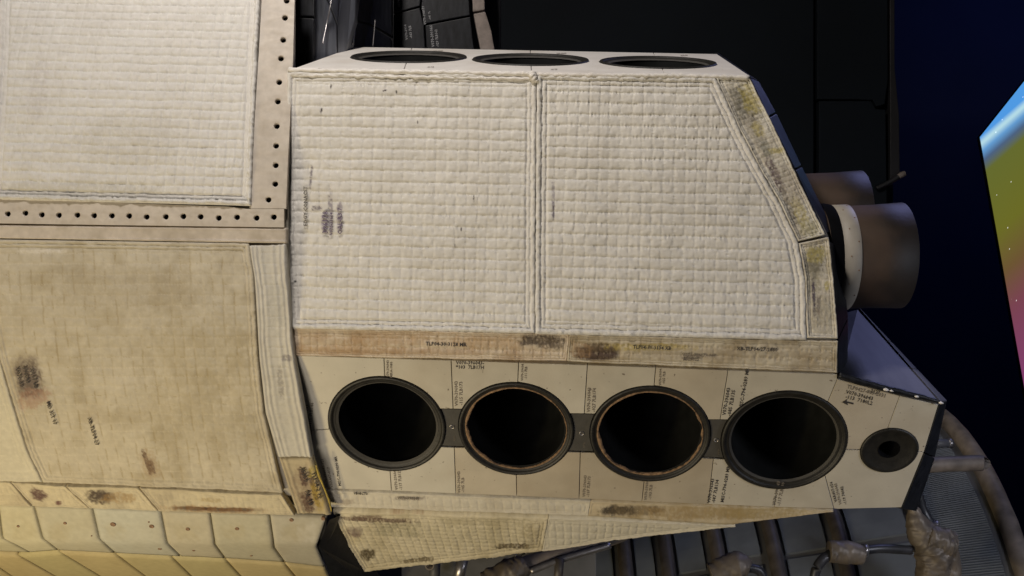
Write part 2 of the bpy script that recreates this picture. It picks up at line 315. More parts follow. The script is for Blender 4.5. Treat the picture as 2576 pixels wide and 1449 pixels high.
# ------------------------------------------------------------------ quilting and soiling
def quilt(pu=27, pv=27, ar=.0062, ac=.45, slope=0., lean=0., border=30, pipe=.006, seed=0, ph=(0, 0), bt=None, stitch=.0011, big=.002, wav=1.6, vrow=1.6):
    def f(c):
        A, B, d = c['A'], c['B'], c['d']
        w1 = (fbm(A * .018, B * .018, seed + 1) - .5) * 2.4 * wav + (vnoise(A * .07, B * .03, seed + 11) - .5) * 1.7 + (vnoise(A * .002, B * .045, seed + 12) - .5) * 4; w2 = (fbm(A * .018, B * .018, seed + 2) - .5) * 2.4 * wav + (vnoise(A * .03, B * .07, seed + 13) - .5) * 1.7 + (vnoise(A * .05, B * .002, seed + 15) - .5) * 4
        vv = (B - slope * A + w1 + ph[1]) / pv; uu = (A - lean * B + w2 + ph[0]) / pu
        fr = vv - np.floor(vv); fc = uu - np.floor(uu); pr = 1 - np.abs(2 * fr - 1) ** 3.4; pc = 1 - np.abs(2 * fc - 1) ** 4.5
        amp = .86 + .28 * vnoise(np.floor(uu) + .5, np.floor(vv) + .5, seed + 3)
        iR = np.floor(vv + .5); iC = np.floor(uu + .5); sR = vnoise(iR + .5, iR * 0 + A * .004, seed + 16); sC = vnoise(iC + .5, iC * 0 + B * .004 + 7, seed + 17)
        q = ar * amp * np.clip(pr, 0, 1) ** .75 * ((1 - ac) + ac * np.clip(pc, 0, 1) ** .8)
        lr = np.minimum(fr, 1 - fr) * pv; lc = np.minimum(fc, 1 - fc) * pu
        th = np.maximum(np.exp(-(lr / 1.5) ** 2) * (np.sin(A * .9 + iR) * .5 + .5) ** .7 * (.3 + 1.1 * sR), np.exp(-(lc / 1.5) ** 2) * (np.sin(B * .9 + iC) * .5 + .5) ** .7 * (.1 + 1.2 * sC ** 2))
        q = q * (1 - .0 * sR) + .0011 * (stitch / .0006) * np.exp(-(lr / 6) ** 2) * (vnoise(A * .22, iR * 3.7 + B * .05, seed + 18) - .5) * (.4 + 1.2 * sR) + .0009 * (stitch / .0006) * np.exp(-(lc / 5) ** 2) * (vnoise(B * .22, iC * 3.7 + A * .05, seed + 19) - .5)
        bo = border; en = sst(bo - 4, bo + 5, d); h = q * en + th * stitch * en
        # hem: piping, groove, flat band with two rows of stitching
        k = bo / 30.; dd = d + (fbm(A * .03, B * .03, seed + 4) - .5) * 4 * k + (fbm(A * .12, B * .12, seed + 14, 3) - .5) * 5 * k
        hem = pipe * np.sqrt(np.clip(1 - ((dd - 7 * k) / (8 * k)) ** 2, 0, 1)) + .0028 * np.clip(1 - (np.abs(dd - 21 * k) / (6.5 * k)) ** 3, 0, 1)
        hem = hem * (.55 + .9 * fbm(A * .07, B * .07, seed + 6)); h = h + hem * (1 - en)
        ln = np.exp(-((dd - 15 * k) / 1.3) ** 2) + np.exp(-((dd - 28 * k) / 1.3) ** 2); h = h - .0012 * ln * (1 - en)
        # stitches that run across the hem
        cross = np.exp(-(lr / 1.6) ** 2) * (np.minimum(c['dl'], c['dr']) < bo) + np.exp(-(lc / 1.6) ** 2) * (np.minimum(c['dt'], c['db']) < bo)
        h = h - .0010 * cross * (1 - en) * (d > 12 * k)
        h = h + big * (fbm(A * .012, B * .012, seed + 7) - .5) * 2 + .0012 * (fbm(A * .09, B * .09, seed + 8, 3) - .5)
        return h, dict(th=th * en, valley=np.exp(-(np.minimum(lr * vrow, lc) / 1.9) ** 2) * en * sst(.35, .65, vnoise(A * .07, B * .05, seed + 20)))
    return f
def blob(c, u, v, ru, rv, ang=0, soft=.32, ns=.08, seed=0, na=1.1, fi=1.):
    a_ = math.radians(ang); x = (c['U'] - u) * math.cos(a_) + (c['V'] - v) * math.sin(a_); y = -(c['U'] - u) * math.sin(a_) + (c['V'] - v) * math.cos(a_)
    r = np.maximum(np.abs(x) / ru, np.abs(y) / rv) * .5 + np.hypot(x / ru, y / rv) * .5
    nz = fbm(c['U'] * ns, c['V'] * ns, seed + 31, 5); fine = fbm(x * .30, y * .22, seed + 33, 3)
    m = 1 - sst(1 - soft, 1 + soft, r + (nz - .5) * na * 1.3); return (m * (1 - fi + fi * (.15 + 1.9 * sst(.25, .75, .45 * nz + .55 * fine)))).clip(0, 1)
def tint(base, spots=(), mott=.035, grime=None, seed=0, valley_mix=.9, gcol=(.30, .25, .18), gamt=.10):
    def f(c, st):
        U, V = c['U'], c['V']; n = fbm(U * .012, V * .012, seed + 41); n2 = fbm(U * .15, V * .15, seed + 43)
        o = np.array(base)[None, None] * (1 + mott * (n - .5) * 2 + .06 * (n2 - .5) * 2)[..., None]
        g = np.clip((fbm(U * .02, V * .02, seed + 45) - .45) * 3, 0, 1) * gamt
        if grime: g = g + grime(c)
        g = np.clip(g + (st.get('valley', 0) * .07 if st else 0) * valley_mix * 2 * (.4 + n), 0, 1)[..., None]; o = o * (1 - g) + np.array(gcol) * g  # quilting valleys are mixed towards gcol
        if st and 'th' in st: k = np.clip(st['th'] * .55, 0, 1)[..., None]; o = o * (1 - k) + np.minimum(np.array(base) * 1.25, .72) * k
        for s in spots:
            m = (blob(c, *s[:4], **(s[6] if len(s) > 6 else {})) * s[5])[..., None].clip(0, 1); o = o * (1 - m) + np.array(s[4]) * m
        return o
    return f
def flat(h=0., bev=3., amp=.0006, seed=0, ridge=None):
    def f(c):
        hh = h * np.ones_like(c['U']) - .003 * np.clip(1 - c['d'] / bev, 0, 1) ** 2 + amp * (fbm(c['U'] * .03, c['V'] * .03, seed) - .5)
        if ridge: hh = hh + ridge(c)
        return hh, {}
    return f
CLOTH = (.60, .578, .54); DIRT = (.12, .085, .045); INKC = (.07, .055, .085); BRN = (.33, .19, .075); YEL = (.40, .33, .06); GRY = (.15, .14, .115)

# ================================================================== dark hall
bm = bmesh.new()
for q in [[(-30, 14, -8), (30, 14, -8), (30, 14, 14), (-30, 14, 14)]]: bm.faces.new([bm.verts.new(p) for p in q])
o = finish('wall', bm, M['wall']); o['kind'] = 'structure'

# display screen: hangs tipped on a corner in front of the far wall
def screen():
    y = 8.6; c0 = at(2465, 345, y); c1 = at(2465 + 420, 345 - 530, y + .3); c3 = at(2465 + 200, 345 + 1126, y + .1); c2 = c1 + (c3 - c0)
    t = thing('display_screen', 'bright display screen with a blue horizon over a green and magenta glow', 'screen', c0)
    m, nt, b = new_mat('screen_image'); nt.nodes.remove(b); em = node(nt, 'ShaderNodeEmission'); nt.links.new(em.outputs[0], nt.nodes['Material Output'].inputs[0])
    uv = node(nt, 'ShaderNodeUVMap'); sep = node(nt, 'ShaderNodeSeparateXYZ'); nt.links.new(uv.outputs[0], sep.inputs[0])
    # gentle curve of the horizon
    pw = node(nt, 'ShaderNodeMath', operation='MULTIPLY_ADD'); nt.links.new(sep.outputs['X'], pw.inputs[0]); pw.inputs[1].default_value = -.13; nt.links.new(sep.outputs['Y'], pw.inputs[2])
    rp = node(nt, 'ShaderNodeValToRGB'); nt.links.new(pw.outputs[0], rp.inputs[0]); cr = rp.color_ramp
    pts = [(0, (.10, .40, .95)), (.014, (.62, .93, 1)), (.03, (.16, .42, .80)), (.05, (.09, .15, .27)), (.075, (.16, .18, .035)), (.21, (.18, .18, .025)), (.30, (.185, .11, .042)), (.38, (.235, .07, .10)), (.55, (.27, .06, .19)), (1, (.2, .05, .25))]
    while len(cr.elements) < len(pts): cr.elements.new(.5)
    for e, (p, cc) in zip(cr.elements, pts): e.position = p; e.color = (*cc, 1)
    vo = node(nt, 'ShaderNodeTexVoronoi'); vo.inputs['Scale'].default_value = 24; mp = node(nt, 'ShaderNodeMapping'); mp.inputs['Scale'].default_value = (1, 1.7, 1); nt.links.new(uv.outputs[0], mp.inputs[0]); nt.links.new(mp.outputs[0], vo.inputs[0])
    lt = node(nt, 'ShaderNodeMath', operation='LESS_THAN'); nt.links.new(vo.outputs['Distance'], lt.inputs[0]); lt.inputs[1].default_value = .055
    sc = node(nt, 'ShaderNodeMath', operation='MULTIPLY'); nt.links.new(lt.outputs[0], sc.inputs[0]); sc.inputs[1].default_value = .8
    ad = node(nt, 'ShaderNodeMixRGB', blend_type='ADD'); ad.inputs[0].default_value = 1; nt.links.new(rp.outputs[0], ad.inputs[1]); nt.links.new(sc.outputs[0], ad.inputs[2])
    nt.links.new(ad.outputs[0], em.inputs[0]); em.inputs[1].default_value = .8
    me = bpy.data.meshes.new('screen_face'); me.from_pydata([c0, c1, c2, c3], [], [(0, 1, 2, 3)]); ul = me.uv_layers.new()
    for i, q in enumerate([(0, 0), (1, 0), (1, 1), (0, 1)]): ul.data[i].uv = q
    link('screen_face', me, m, t)
    nrm = (c1 - c0).cross(c3 - c0).normalized(); nrm = nrm if nrm.y > 0 else -nrm
    prism('casing', [p + nrm * .01 for p in (c0, c1, c2, c3)], nrm * .03, M['casing'], t, .004)
screen()

# rudder: big dark panel behind the housing
def rudder():
    t = thing('rudder', 'large dark grey rudder panel rising behind the white housing', 'rudder', at(1900, 420, 5.2))
    y = 5.2; off = Vector((0, .12, 0))
    prism('rudder_panel', [at(1215, -420, y), at(2047, -420, y), at(2047, 560, y), at(1215, 560, y)], off, M['dark'], t, .004)
    prism('rudder_panel', [at(2056, -420, y), at(2232, -420, y), at(2234, 200, y), at(2226, 262, y), at(2205, 268, y), at(2196, 252, y), at(2150, 250, y), at(2056, 250, y)], off, M['dark'], t, .004)
    prism('rudder_panel', [at(2060, 254, y), at(2192, 254, y), at(2203, 274, y), at(2228, 276, y), at(2232, 545, y), at(2060, 545, y)], off, M['dark'], t, .004)
    prism('edge_strip', [at(2238, -420, y), at(2250, -420, y), at(2251, 170, y), at(2262, 290, y), at(2264, 440, y), at(2240, 470, y)], off, M['edge'], t, .003)
    prism('backing', [at(1230, -420, y + .1), at(2246, -420, y + .1), at(2246, 540, y + .1), at(1230, 540, y + .1)], off, M['dark'], t, 0)
    tube('edge_tip', [at(2205, 474, y - .02), at(2235, 460, y - .02), at(2262, 444, y - .02)], [.010, .012, .013], M['edge'], t); tube('edge_tip', [at(2260, 445, y - .02), at(2270, 439, y - .02), at(2277, 436, y - .02)], [.013, .015, .012], M['beige'], t)
rudder()

# tail fin root: black tiles in the gap behind the housing
def tailfin():
    t = thing('tail_fin', 'black tiled foot of the tail fin above the housing', 'tail fin', at(1000, 60, 3.6))
    def q(px, ys, mat, off=.05, name='black_tile'): return prism(name, [at(u, v, y) for (u, v), y in zip(px, ys)], Vector((0, off, 0)), M[mat], t, .003)
    q([(700, 42), (789, 46), (786, 200), (690, 200)], [3.02, 3.0, 3.0, 3.04], 'black'); q([(700, -300), (795, -300), (790, 41), (702, 37)], [3.04, 3.02, 3.0, 3.02], 'black')
    q([(795, -200), (822, 0), (845, 60), (848, 200), (787, 200)], [3.02, 3.06, 3.10, 3.12, 3.03], 'sheen'); q([(799, -200), (868, -200), (848, 56), (825, 0)], [3.02, 3.16, 3.11, 3.06], 'sheen')
    q([(871, -200), (900, -200), (893, 50), (875, 110), (851, 190), (849, 60)], [3.16, 3.22, 3.22, 3.19, 3.13, 3.115], 'sheen')
    q([(903, -200), (985, -200), (985, 90), (930, 58), (896, 50)], [3.32, 3.5, 3.5, 3.4, 3.32], 'black'); q([(895, 55), (929, 63), (983, 95), (983, 230), (880, 230)], [3.32, 3.4, 3.5, 3.5, 3.3], 'black')
    ws = Plane(at(1080, 60, 3.66), (1, .06, 0), (0, 0, 1)); y = 3.66
    T = []
    for px in ([(990, -200), (1083, -200), (1056, 15), (990, 34)], [(990, 37), (1056, 19), (1066, 64), (1076, 240), (990, 240)], [(1087, -200), (1170, -200), (1182, 38), (1068, 60), (1060, 15)], [(1070, 64), (1183, 42), (1205, 240), (1080, 240)]):
        P = [Vector(ws.at(float(u), float(v))) for u, v in px]; T.append(prism('black_tile', P, Vector((0, .05, 0)), M['black'], t, .003))
    for txt, u, v, s, k in (('V070-396  043', 1007, 18, 6, 0), ('V070-3914', 1026, 100, 6, 1), ('-063 7LB', 1037, 96, 6, 1), ('V070-398077', 1072, 62, 6, 2), ('-041 7L', 1084, 50, 5, 2), ('V070-391066', 1093, 118, 7, 3), ('-029 7LB162', 1104, 118, 6, 3)):
        lettering(txt, u, v, s, 96, ws, T[k], 'paleink', .001)
    P = [Vector(ws.at(float(u), float(v))) + Vector((0, -.02, 0)) for u, v in ((1180, -200), (1212, -200), (1220, 28), (1190, 34))]; prism('edge_seal', P, Vector((0, .08, 0)), M['beige'], t, .005)
    P = [Vector(ws.at(float(u), float(v))) + Vector((0, -.02, 0)) for u, v in ((1191, 38), (1221, 32), (1236, 80), (1250, 160), (1215, 160))]; prism('edge_seal', P, Vector((0, .08, 0)), M['beige'], t, .005)
    for p in ([(849, -100, 3.10), (833, 5, 3.06), (822, 60, 3.06), (812, 110, 3.04)], [(908, -50, 3.28), (898, 40, 3.28), (886, 112, 3.25)], [(944, 50, 3.38), (938, 118, 3.38)]):
        tube('gap_filler', [at(*q_) for q_ in p], .0022, M['steel'], t, 6)
    q([(690, -200), (1260, -200), (1260, 260), (690, 260)], [3.62, 3.85, 3.85, 3.62], 'casing', .1, 'backing')
tailfin()

# ================================================================== main engine bell under the housing
def engine():
    y0 = 4.8; rc = at(2316, 1700, y0); a_ = Vector((1, 0, 0)); e1 = Vector((0, -1, 0)); e2 = Vector((0, 0, 1)); R = 1.2
    t = thing('engine_bell', 'ribbed grey engine bell with wrapped pipes below the housing', 'engine', rc)
    rad = lambda s: R * (1 - .22 * s - .03 * s * s)
    def pt(s, th, k=0.): return rc - a_ * s + (e1 * math.sin(th) + e2 * math.cos(th)) * (rad(s) + k)
    prof = [(rad(s), -s) for s in np.linspace(0, 2.0, 30)]
    lathe('bell_wall', rc, e1, e2, a_, prof, M['bell'], t, 96)
    hoops = [.285, .576, .815, 1.02, 1.21, 1.37, 1.53]
    for s in hoops: tube('rib', [pt(s, th, .012) for th in np.linspace(-.6, 2.2, 46)], .029, M['rib'], t, 10, 0, .03)
    tube('rim_pipe', [pt(0, th, .01) for th in np.linspace(-.6, 2.2, 50)], .036, M['pipe'], t, 14, 0, .03)
    # fine coolant tubes between the last rib and the rim
    bm = bmesh.new()
    for th in np.arange(.3, 1.4, .0085): add_tube(bm, [pt(.06, th, .002), pt(.25, th, .002)], .0046, 5, False)
    finish('coolant_tubes', bm, M['panel'], t, True)['kind'] = 'stuff'
    hs = [.285, .576, .815, 1.02, 1.21, 1.37, 1.53, 1.7]
    for s0, s1 in zip(hs, hs[1:]):
        for k in range(6):
            t0 = -.42 + k * .40 + .03 * random.random(); t1 = t0 + .36
            bm = bmesh.new(); g = [[bm.verts.new(pt(s0 + .05 + (s1 - s0 - .09) * i, t0 + (t1 - t0) * j / 6, .010)) for j in range(7)] for i in (0, 1)]
            for j in range(6): bm.faces.new((g[0][j], g[0][j + 1], g[1][j + 1], g[1][j]))
            r = bmesh.ops.extrude_face_region(bm, geom=list(bm.faces)); c = sum((v.co for v in bm.verts), Vector()) / len(bm.verts); nn = (pt(s0, (t0 + t1) / 2, 1) - pt(s0, (t0 + t1) / 2)).normalized()
            bmesh.ops.translate(bm, verts=[v for v in r['geom'] if isinstance(v, bmesh.types.BMVert)], vec=-nn * .012); finish('grey_panel', bm, M['panel'], t)
    # thick straight pipe crossing behind the tip of the housing
    tube('cross_pipe', [at(2230, 1182, 3.800), at(2330, 1170, 3.820), at(2455, 1165, 3.850), at(2472, 1166, 3.850)], [.027, .027, .029, .026], M['pipe'], t, 14, 6, .03)
    tube('bracket', [at(2340, 1116, 3.900), at(2388, 1115, 3.920)], [.016, .016], M['bell'], t, 10, 1); tube('bracket', [at(2384, 1115, 3.915), at(2392, 1115, 3.920)], [.018, .018], M['steel'], t, 10, 1)
    # foil wrapped joint and hoses
    def foil(pts, rads, amp=.16): 
        o = tube('foil_wrap', pts, 0.01, M['foil'], t, 22, 9); me = o.data; bm = bmesh.new(); P = spline(pts, 16); n = len(P); rr = np.interp(np.linspace(0, len(rads) - 1, n), range(len(rads)), rads)
        add_tube(bm, P, list(rr), 40)
        for v in bm.verts:
            k = fbm(np.array([v.co.x * 38 + v.co.y * 13]), np.array([v.co.z * 38]), 3, 3)[0]; k2 = abs(fbm(np.array([v.co.x * 70 + v.co.y * 50]), np.array([v.co.z * 60 + v.co.y * 40]), 8, 3)[0] - .5)
            c = min(P, key=lambda p: (p - v.co).length_squared); v.co = c + (v.co - c) * (1 + (k - .5) * amp * 2.4 + (.12 - k2) * amp * 2.6)
        bmesh.ops.recalc_face_normals(bm, faces=bm.faces); bm.to_mesh(me); bm.free(); me.polygons.foreach_set('use_smooth', np.ones(len(me.polygons), bool)); return o
    Y = 3.66
    foil([at(2296, 1275, Y), at(2312, 1330, Y), at(2345, 1380, Y), at(2350, 1430, Y), at(2335, 1500, Y)], [.014, .045, .065, .058, .052])
    foil([at(2330, 1352, Y - .02), at(2372, 1366, Y - .02), at(2398, 1372, Y - .02)], [.04, .048, .04]); foil([at(2385, 1385, Y - .01), at(2392, 1430, Y - .01), at(2390, 1500, Y - .01)], [.036, .034, .034], .1)
    foil([at(2085, 1388, Y - .05), at(2130, 1390, Y - .05), at(2172, 1398, Y - .05)], [.036, .040, .030], .1); tube('clamp', [at(2170, 1384, Y - .05), at(2182, 1385, Y - .05)], .021, M['steel'], t, 12, 1)
    tube('hose', [at(2176, 1384, Y - .04), at(2220, 1380, Y - .03), at(2290, 1384, Y)], .016, M['hose'], t, 12); tube('hose', [at(2096, 1390, Y - .05), at(2066, 1412, Y - .06), at(2050, 1445, Y - .06), at(2048, 1500, Y - .06)], .017, M['hose'], t, 12)
    tube('hose', [at(2310, 1245, 3.720), at(2325, 1290, 3.720), at(2348, 1325, 3.700), at(2372, 1345, 3.660)], .017, M['hose'], t, 12); tube('clamp', [at(2346, 1318, 3.685), at(2354, 1326, 3.685)], .02, M['steel'], t, 12, 1)
    foil([at(1790, 1449, 3.660), at(1855, 1425, 3.660), at(1880, 1432, 3.660)], [.045, .05, .03], .1); tube('hose', [at(1880, 1428, 3.660), at(1910, 1436, 3.660), at(1928, 1470, 3.660)], .016, M['hose'], t, 12)
    # pipes in the dark under the wedge
    tube('rusty_pipe', [at(1240, 1462, 3.650), at(1330, 1418, 3.660), at(1470, 1378, 3.700), at(1600, 1330, 3.750)], [.03, .029, .026, .024], M['pipe'], t, 12, 6, .06)
    foil([at(1225, 1475, 3.630), at(1290, 1440, 3.630), at(1322, 1418, 3.640)], [.05, .05, .034], .14)
    tube('flange_bar', [at(1335, 1437, 3.620), at(1420, 1405, 3.640), at(1535, 1372, 3.680)], .012, M['steel'], t, 8)
    tube('strut', [at(1166, 1400, 3.700), at(1150, 1470, 3.700)], .02, M['steel'], t, 12, 1); tube('strut', [at(1095, 1405, 3.800), at(1092, 1470, 3.800)], .02, M['bell'], t, 10, 1); tube('strut', [at(1408, 1405, 3.630), at(1402, 1480, 3.630)], .016, M['rib'], t, 10, 1)
    lathe('pipe_end', at(1081, 1423, 3.630), (1, 0, 0), (0, 0, 1), (0, -1, 0), [(.0165, -.12), (.0165, 0), (.011, 0), (.010, -.05), (.001, -.05)], M['pipe'], t, 20)
    prism('deck_plate', [at(1010, 1405, 3.920), at(1500, 1330, 3.920), at(1500, 1560, 3.850), at(1010, 1560, 3.850)], Vector((0, .05, 0)), M['bell'], t, .003)
    for k in range(14):
        u, v = random.uniform(1220, 1330), random.uniform(1385, 1440)
        if v > 1462 - (u - 1150) * .25: continue
        lathe('rivet', at(u, v, 3.89), (1, 0, 0), (0, 0, 1), (0, -1, 0), [(.004, -.01), (.004, .004), (.002, .006)], M['steel'], t, 6)
engine()

# ================================================================== rounded pod on the left
POD = thing('engine_pod', 'rounded cream pod with quilted blankets and perforated metal frame beside the housing', 'pod', Vector(BA.at(300., 1200.)))
def pod():
    base = tint((.36, .33, .28), mott=.05)
    patch('skin', [(-420, -300), (-420, 1440), (-420, 1560)], [(728, -300), (720, 600), (735, 900), (760, 1050), (800, 1240), (812, 1300), (818, 1560)], BA, lambda c: (-.014 - .020 * sst(1250, 1275, c['V']), {}), base, M['plate'], POD, n=(24, 160), skirt=.10)
    # upper blanket
    patch('quilted_blanket', [(4, -40), (-4, 180), (-22, 502)], [(656, -40), (645, 200), (633, 518)], BA, quilt(24.6, 24.6, .0046, .6, slope=-.03, lean=.06, border=25, pipe=.011, seed=3, big=.003, wav=2.2),
          tint(CLOTH, [(96, 232, 24, 70, (.36, .32, .30), .22, dict(ang=4, seed=2)), (330, 350, 120, 60, (.42, .39, .33), .3, dict(seed=6)), (200, 480, 200, 26, (.36, .33, .25), .35, dict(seed=8))], seed=3), M['cloth'], POD, 2.1)
    patch('quilted_blanket', [(-420, -40), (-420, 497)], [(0, -40), (-8, 180), (-26, 497)], BA, quilt(24.6, 24.6, .004, .5, border=18, seed=77), tint(CLOTH, seed=5), M['cloth'], POD, 4)
    # perforated frame, one hole per cell
    HV = [(1663, 8), (1653, 107), (1643, 235), (1630, 342), (1620, 479), (1612, 591), (1606, 733), (1602, 847), (1600, 960), (1597, 1068), (1558, 1159)]; HV = [(x * .434, y * .434) for x, y in HV]
    HH = [(48, 1240), (150, 1236), (245, 1245), (344, 1248), (451, 1247), (548, 1250), (651, 1251), (751, 1252), (852, 1258), (963, 1257), (1065, 1255), (1165, 1257), (1270, 1264), (1376, 1260), (1489, 1264), (1589, 1259)]; HH = [(x * .434, y * .434) for x, y in HH]
    HV = [(724, -42)] + HV; HH = [(-24 - 44 * k, 537 - .8 * k) for k in range(8, -1, -1)] + HH
    xl = lambda v: np.interp(v, [-100, 0, 512, 530], [664, 660, 629, 628]); xr = lambda v: np.interp(v, [-100, 0, 170, 400, 575], [743, 742, 737, 725, 718]); yt = lambda u: np.interp(u, [-420, 0, 628, 720], [470, 500, 522, 526]); yb = lambda u: np.interp(u, [-420, 0, 400, 715], [556, 562, 568, 572])
    def cell(q, c, r, name):
        n = 32; ang = np.arange(n) * 2 * np.pi / n; cu = c[0] + r * np.cos(ang); cv = c[1] + r * .98 * np.sin(ang); e = []
        qq = [np.array(p, float) for p in q]
        for a_ in ang:    # outline hit in that direction
            d = np.array([math.cos(a_), math.sin(a_)]); best = 1e9
            for p, s_ in zip(qq, qq[1:] + qq[:1]):
                w = s_ - p; den = d[0] * w[1] - d[1] * w[0]
                if abs(den) < 1e-9: continue
                k = ((p - c)[0] * w[1] - (p - c)[1] * w[0]) / den; m = ((p - c)[0] * d[1] - (p - c)[1] * d[0]) / den
                if k > 0 and -1e-6 <= m <= 1 + 1e-6: best = min(best, k)
            e.append(np.array(c) + d * best)
        for p in qq: e[min(range(n), key=lambda i: np.hypot(*(e[i] - p)))] = p
        e = np.array(e); loops = []
        for (x, y, h) in ((e[:, 0], e[:, 1], -.012), (e[:, 0], e[:, 1], .0035), (cu * .5 + e[:, 0] * .5, cv * .5 + e[:, 1] * .5, .0038), (c[0] + (cu - c[0]) * 1.25, c[1] + (cv - c[1]) * 1.25, .0036), (cu, cv, .0026), (cu, cv, -.012)):
            P = BA.at(x, y); loops.append(P + BA.normal(P) * h)
        bm = bmesh.new(); V = [[bm.verts.new(p) for p in L] for L in loops]
        for A_, B_ in zip(V, V[1:]):
            for k in range(n): bm.faces.new((A_[k], A_[(k + 1) % n], B_[(k + 1) % n], B_[k]))
        return bm
    def strip(cells, name):
        bm = bmesh.new()
        for q, c in cells:
            b2 = cell(q, c, 7.2, name); me = bpy.data.meshes.new('tmp'); b2.to_mesh(me); b2.free(); bm.from_mesh(me); bpy.data.meshes.remove(me)
        bmesh.ops.remove_doubles(bm, verts=bm.verts, dist=.0004)
        co = np.array([v.co[:] for v in bm.verts]); px = co[:, 0] / co[:, 1] * F + CX; pz = -co[:, 2] / co[:, 1] * F + CY
        ctx = dict(U=px, V=pz); k = fbm(px * .02, pz * .02, 9); g = np.clip((fbm(px * .03, pz * .12, 4) - .45) * 2.5, 0, 1)[:, None]
        col = np.array((.50, .448, .388)) * (.92 + .16 * k[:, None]); col = col * (1 - .3 * g) + np.array((.24, .18, .10)) * .3 * g
        o = finish(name, bm, M['plate'], POD); ca = o.data.color_attributes.new('col', 'FLOAT_COLOR', 'POINT'); ca.data.foreach_set('color', np.concatenate([col, np.ones((len(col), 1))], 1).astype(np.float32).ravel()); return o
    cv = []
    for i, c in enumerate(HV):
        v0 = (HV[i - 1][1] + c[1]) / 2 if i else -90; v1 = (HV[i + 1][1] + c[1]) / 2 if i + 1 < len(HV) else 525
        cv.append(([(xl(v0), v0), (xr(v0), v0), (xr(v1), v1), (xl(v1), v1)], c))
    chh = []
    for i, c in enumerate(HH):
        u0 = (HH[i - 1][0] + c[0]) / 2 if i else -420; u1 = (HH[i + 1][0] + c[0]) / 2 if i + 1 < len(HH) else 715
        a0 = yt(u0) if u0 < 610 else 526; a1 = yt(u1) if u1 < 610 else 526
        chh.append(([(u0, a0), (u1, a1), (u1, yb(u1)), (u0, yb(u0))], c))
    fv = strip(cv, 'frame_strip'); fh = strip(chh, 'frame_strip')
    me = None
    for par, cells in ((fv, HV), (fh, HH)):
        for c in cells:
            p = BA.at(np.array([float(c[0])]), np.array([float(c[1])]))[0]; n = BA.normal(p[None])[0]; e2 = unit(np.cross(n, (1, 0, 0)))
            lathe('fastener', Vector(p), (1, 0, 0), Vector(e2), Vector(n), [(.0078, -.012), (.0075, -.0085), (.004, -.0075), (.0035, -.010)], M['throat'], par, 14)
    # plain strip below the holes
    patch('frame_strip', [(-420, 560), (-420, 592)], [(721, 573), (721, 612)], BA, flat(.001, 4, .0015, 5, lambda c: .003 * sst(30, 36, c['dt']) + .0012 * np.exp(-((c['dt'] - 4 - 4 * fbm(c['U'] * .02, c['V'] * 0, 3)) / 2) ** 2)), tint((.50, .44, .37), seed=12, gamt=.5, mott=.1), M['plate'], POD, 3)
    # lower blanket, yellowed
    DL = [(-40, 602), (-22, 800), (3, 905), (33, 1010), (71, 1130), (110, 1212)]; DR = [(626, 612), (638, 700), (648, 900), (664, 1040), (692, 1160), (712, 1238)]
    sp = [(72, 950, 32, 48, (.085, .06, .055), .85, dict(ang=-14, seed=3, soft=.5, fi=.5, na=.7)), (85, 1000, 40, 25, (.30, .15, .10), .45, dict(ang=-14, seed=5)), (368, 1155, 5, 24, (.05, .03, .035), 1, dict(ang=-20, seed=9, ns=.2, fi=.5)), (376, 1174, 6, 16, (.05, .025, .03), 1, dict(ang=-16, seed=10, ns=.2, fi=.5)), (384, 1172, 4, 16, (.05, .025, .03), 1, dict(ang=-16, seed=11, ns=.2, fi=.5)), (376, 1168, 20, 34, (.34, .24, .14), .5, dict(ang=-18, seed=12)),
          (330, 720, 200, 50, (.30, .25, .17), .25, dict(seed=11)), (200, 800, 200, 120, (.34, .29, .2), .2, dict(seed=12)), (520, 960, 140, 170, (.36, .29, .16), .25, dict(seed=15)), (240, 1050, 30, 18, (.40, .35, .27), .5, dict(seed=14)), (110, 632, 60, 4, (.62, .58, .52), .7, dict(seed=4))]
    dk = patch('quilted_blanket', DL, DR, BA, quilt(27, 27, .0014, .75, border=20, pipe=.0035, seed=21, big=.003, stitch=.0004, wav=3, vrow=5), tint((.485, .437, .345), sp, seed=22, gamt=.35, gcol=(.25, .19, .09), mott=.12, valley_mix=4), M['cloth'], POD, 2.3)
    for tx, u, v, sz, an in (('XB-TLP04-27', 222, 1050, 9, -74), ('MD 3ST 07', 118, 1010, 9, -72), ('V070-39', 40, 925, 10, -75), ('396043', 58, 922, 10, -75), ('-0117 LB', 76, 925, 10, -75)): lettering(tx, u, v, sz, an, BA, dk, 'ink', .0045)
    patch('quilted_blanket', [(-420, 590), (-420, 1200)], [(-43, 602), (-25, 800), (-1, 905), (29, 1010), (67, 1130), (106, 1212)], BA, quilt(27, 27, .001, .7, border=24, pipe=.004, seed=24), tint((.54, .50, .40), seed=25), M['cloth'], POD, 3.5)
    # upright edge strip, with ridges
    EL = [(626, 618), (640, 700), (652, 900), (668, 1040), (700, 1150)]; ER = [(720, 613), (725, 700), (736, 850), (747, 930), (769, 1050), (786, 1150)]
    def ridges(seed, ks):
        def f(c):
            w = (c['dl'] + c['dr']); x = c['dl'] / w + .03 * (fbm(c['V'] * .02, c['U'] * 0, seed) - .5) * 2; h = .001 * np.ones_like(x)
            for k, wd, am in ks: h = h + .68 * am * (.6 + .8 * fbm(c['V'] * .03, c['U'] * .01, seed + 2)) * np.exp(-((x - k) / wd) ** 2)
            lc = np.abs(((c['B'] / 27) % 1) - .5) * 27; h = h - .001 * np.exp(-((13.5 - lc) / 1.6) ** 2) * (x > .25) * (x < .8)
            return h + .0015 * (fbm(c['U'] * .07, c['V'] * .07, seed) - .5) - .004 * np.clip(1 - c['d'] / 4, 0, 1), {}
        return f
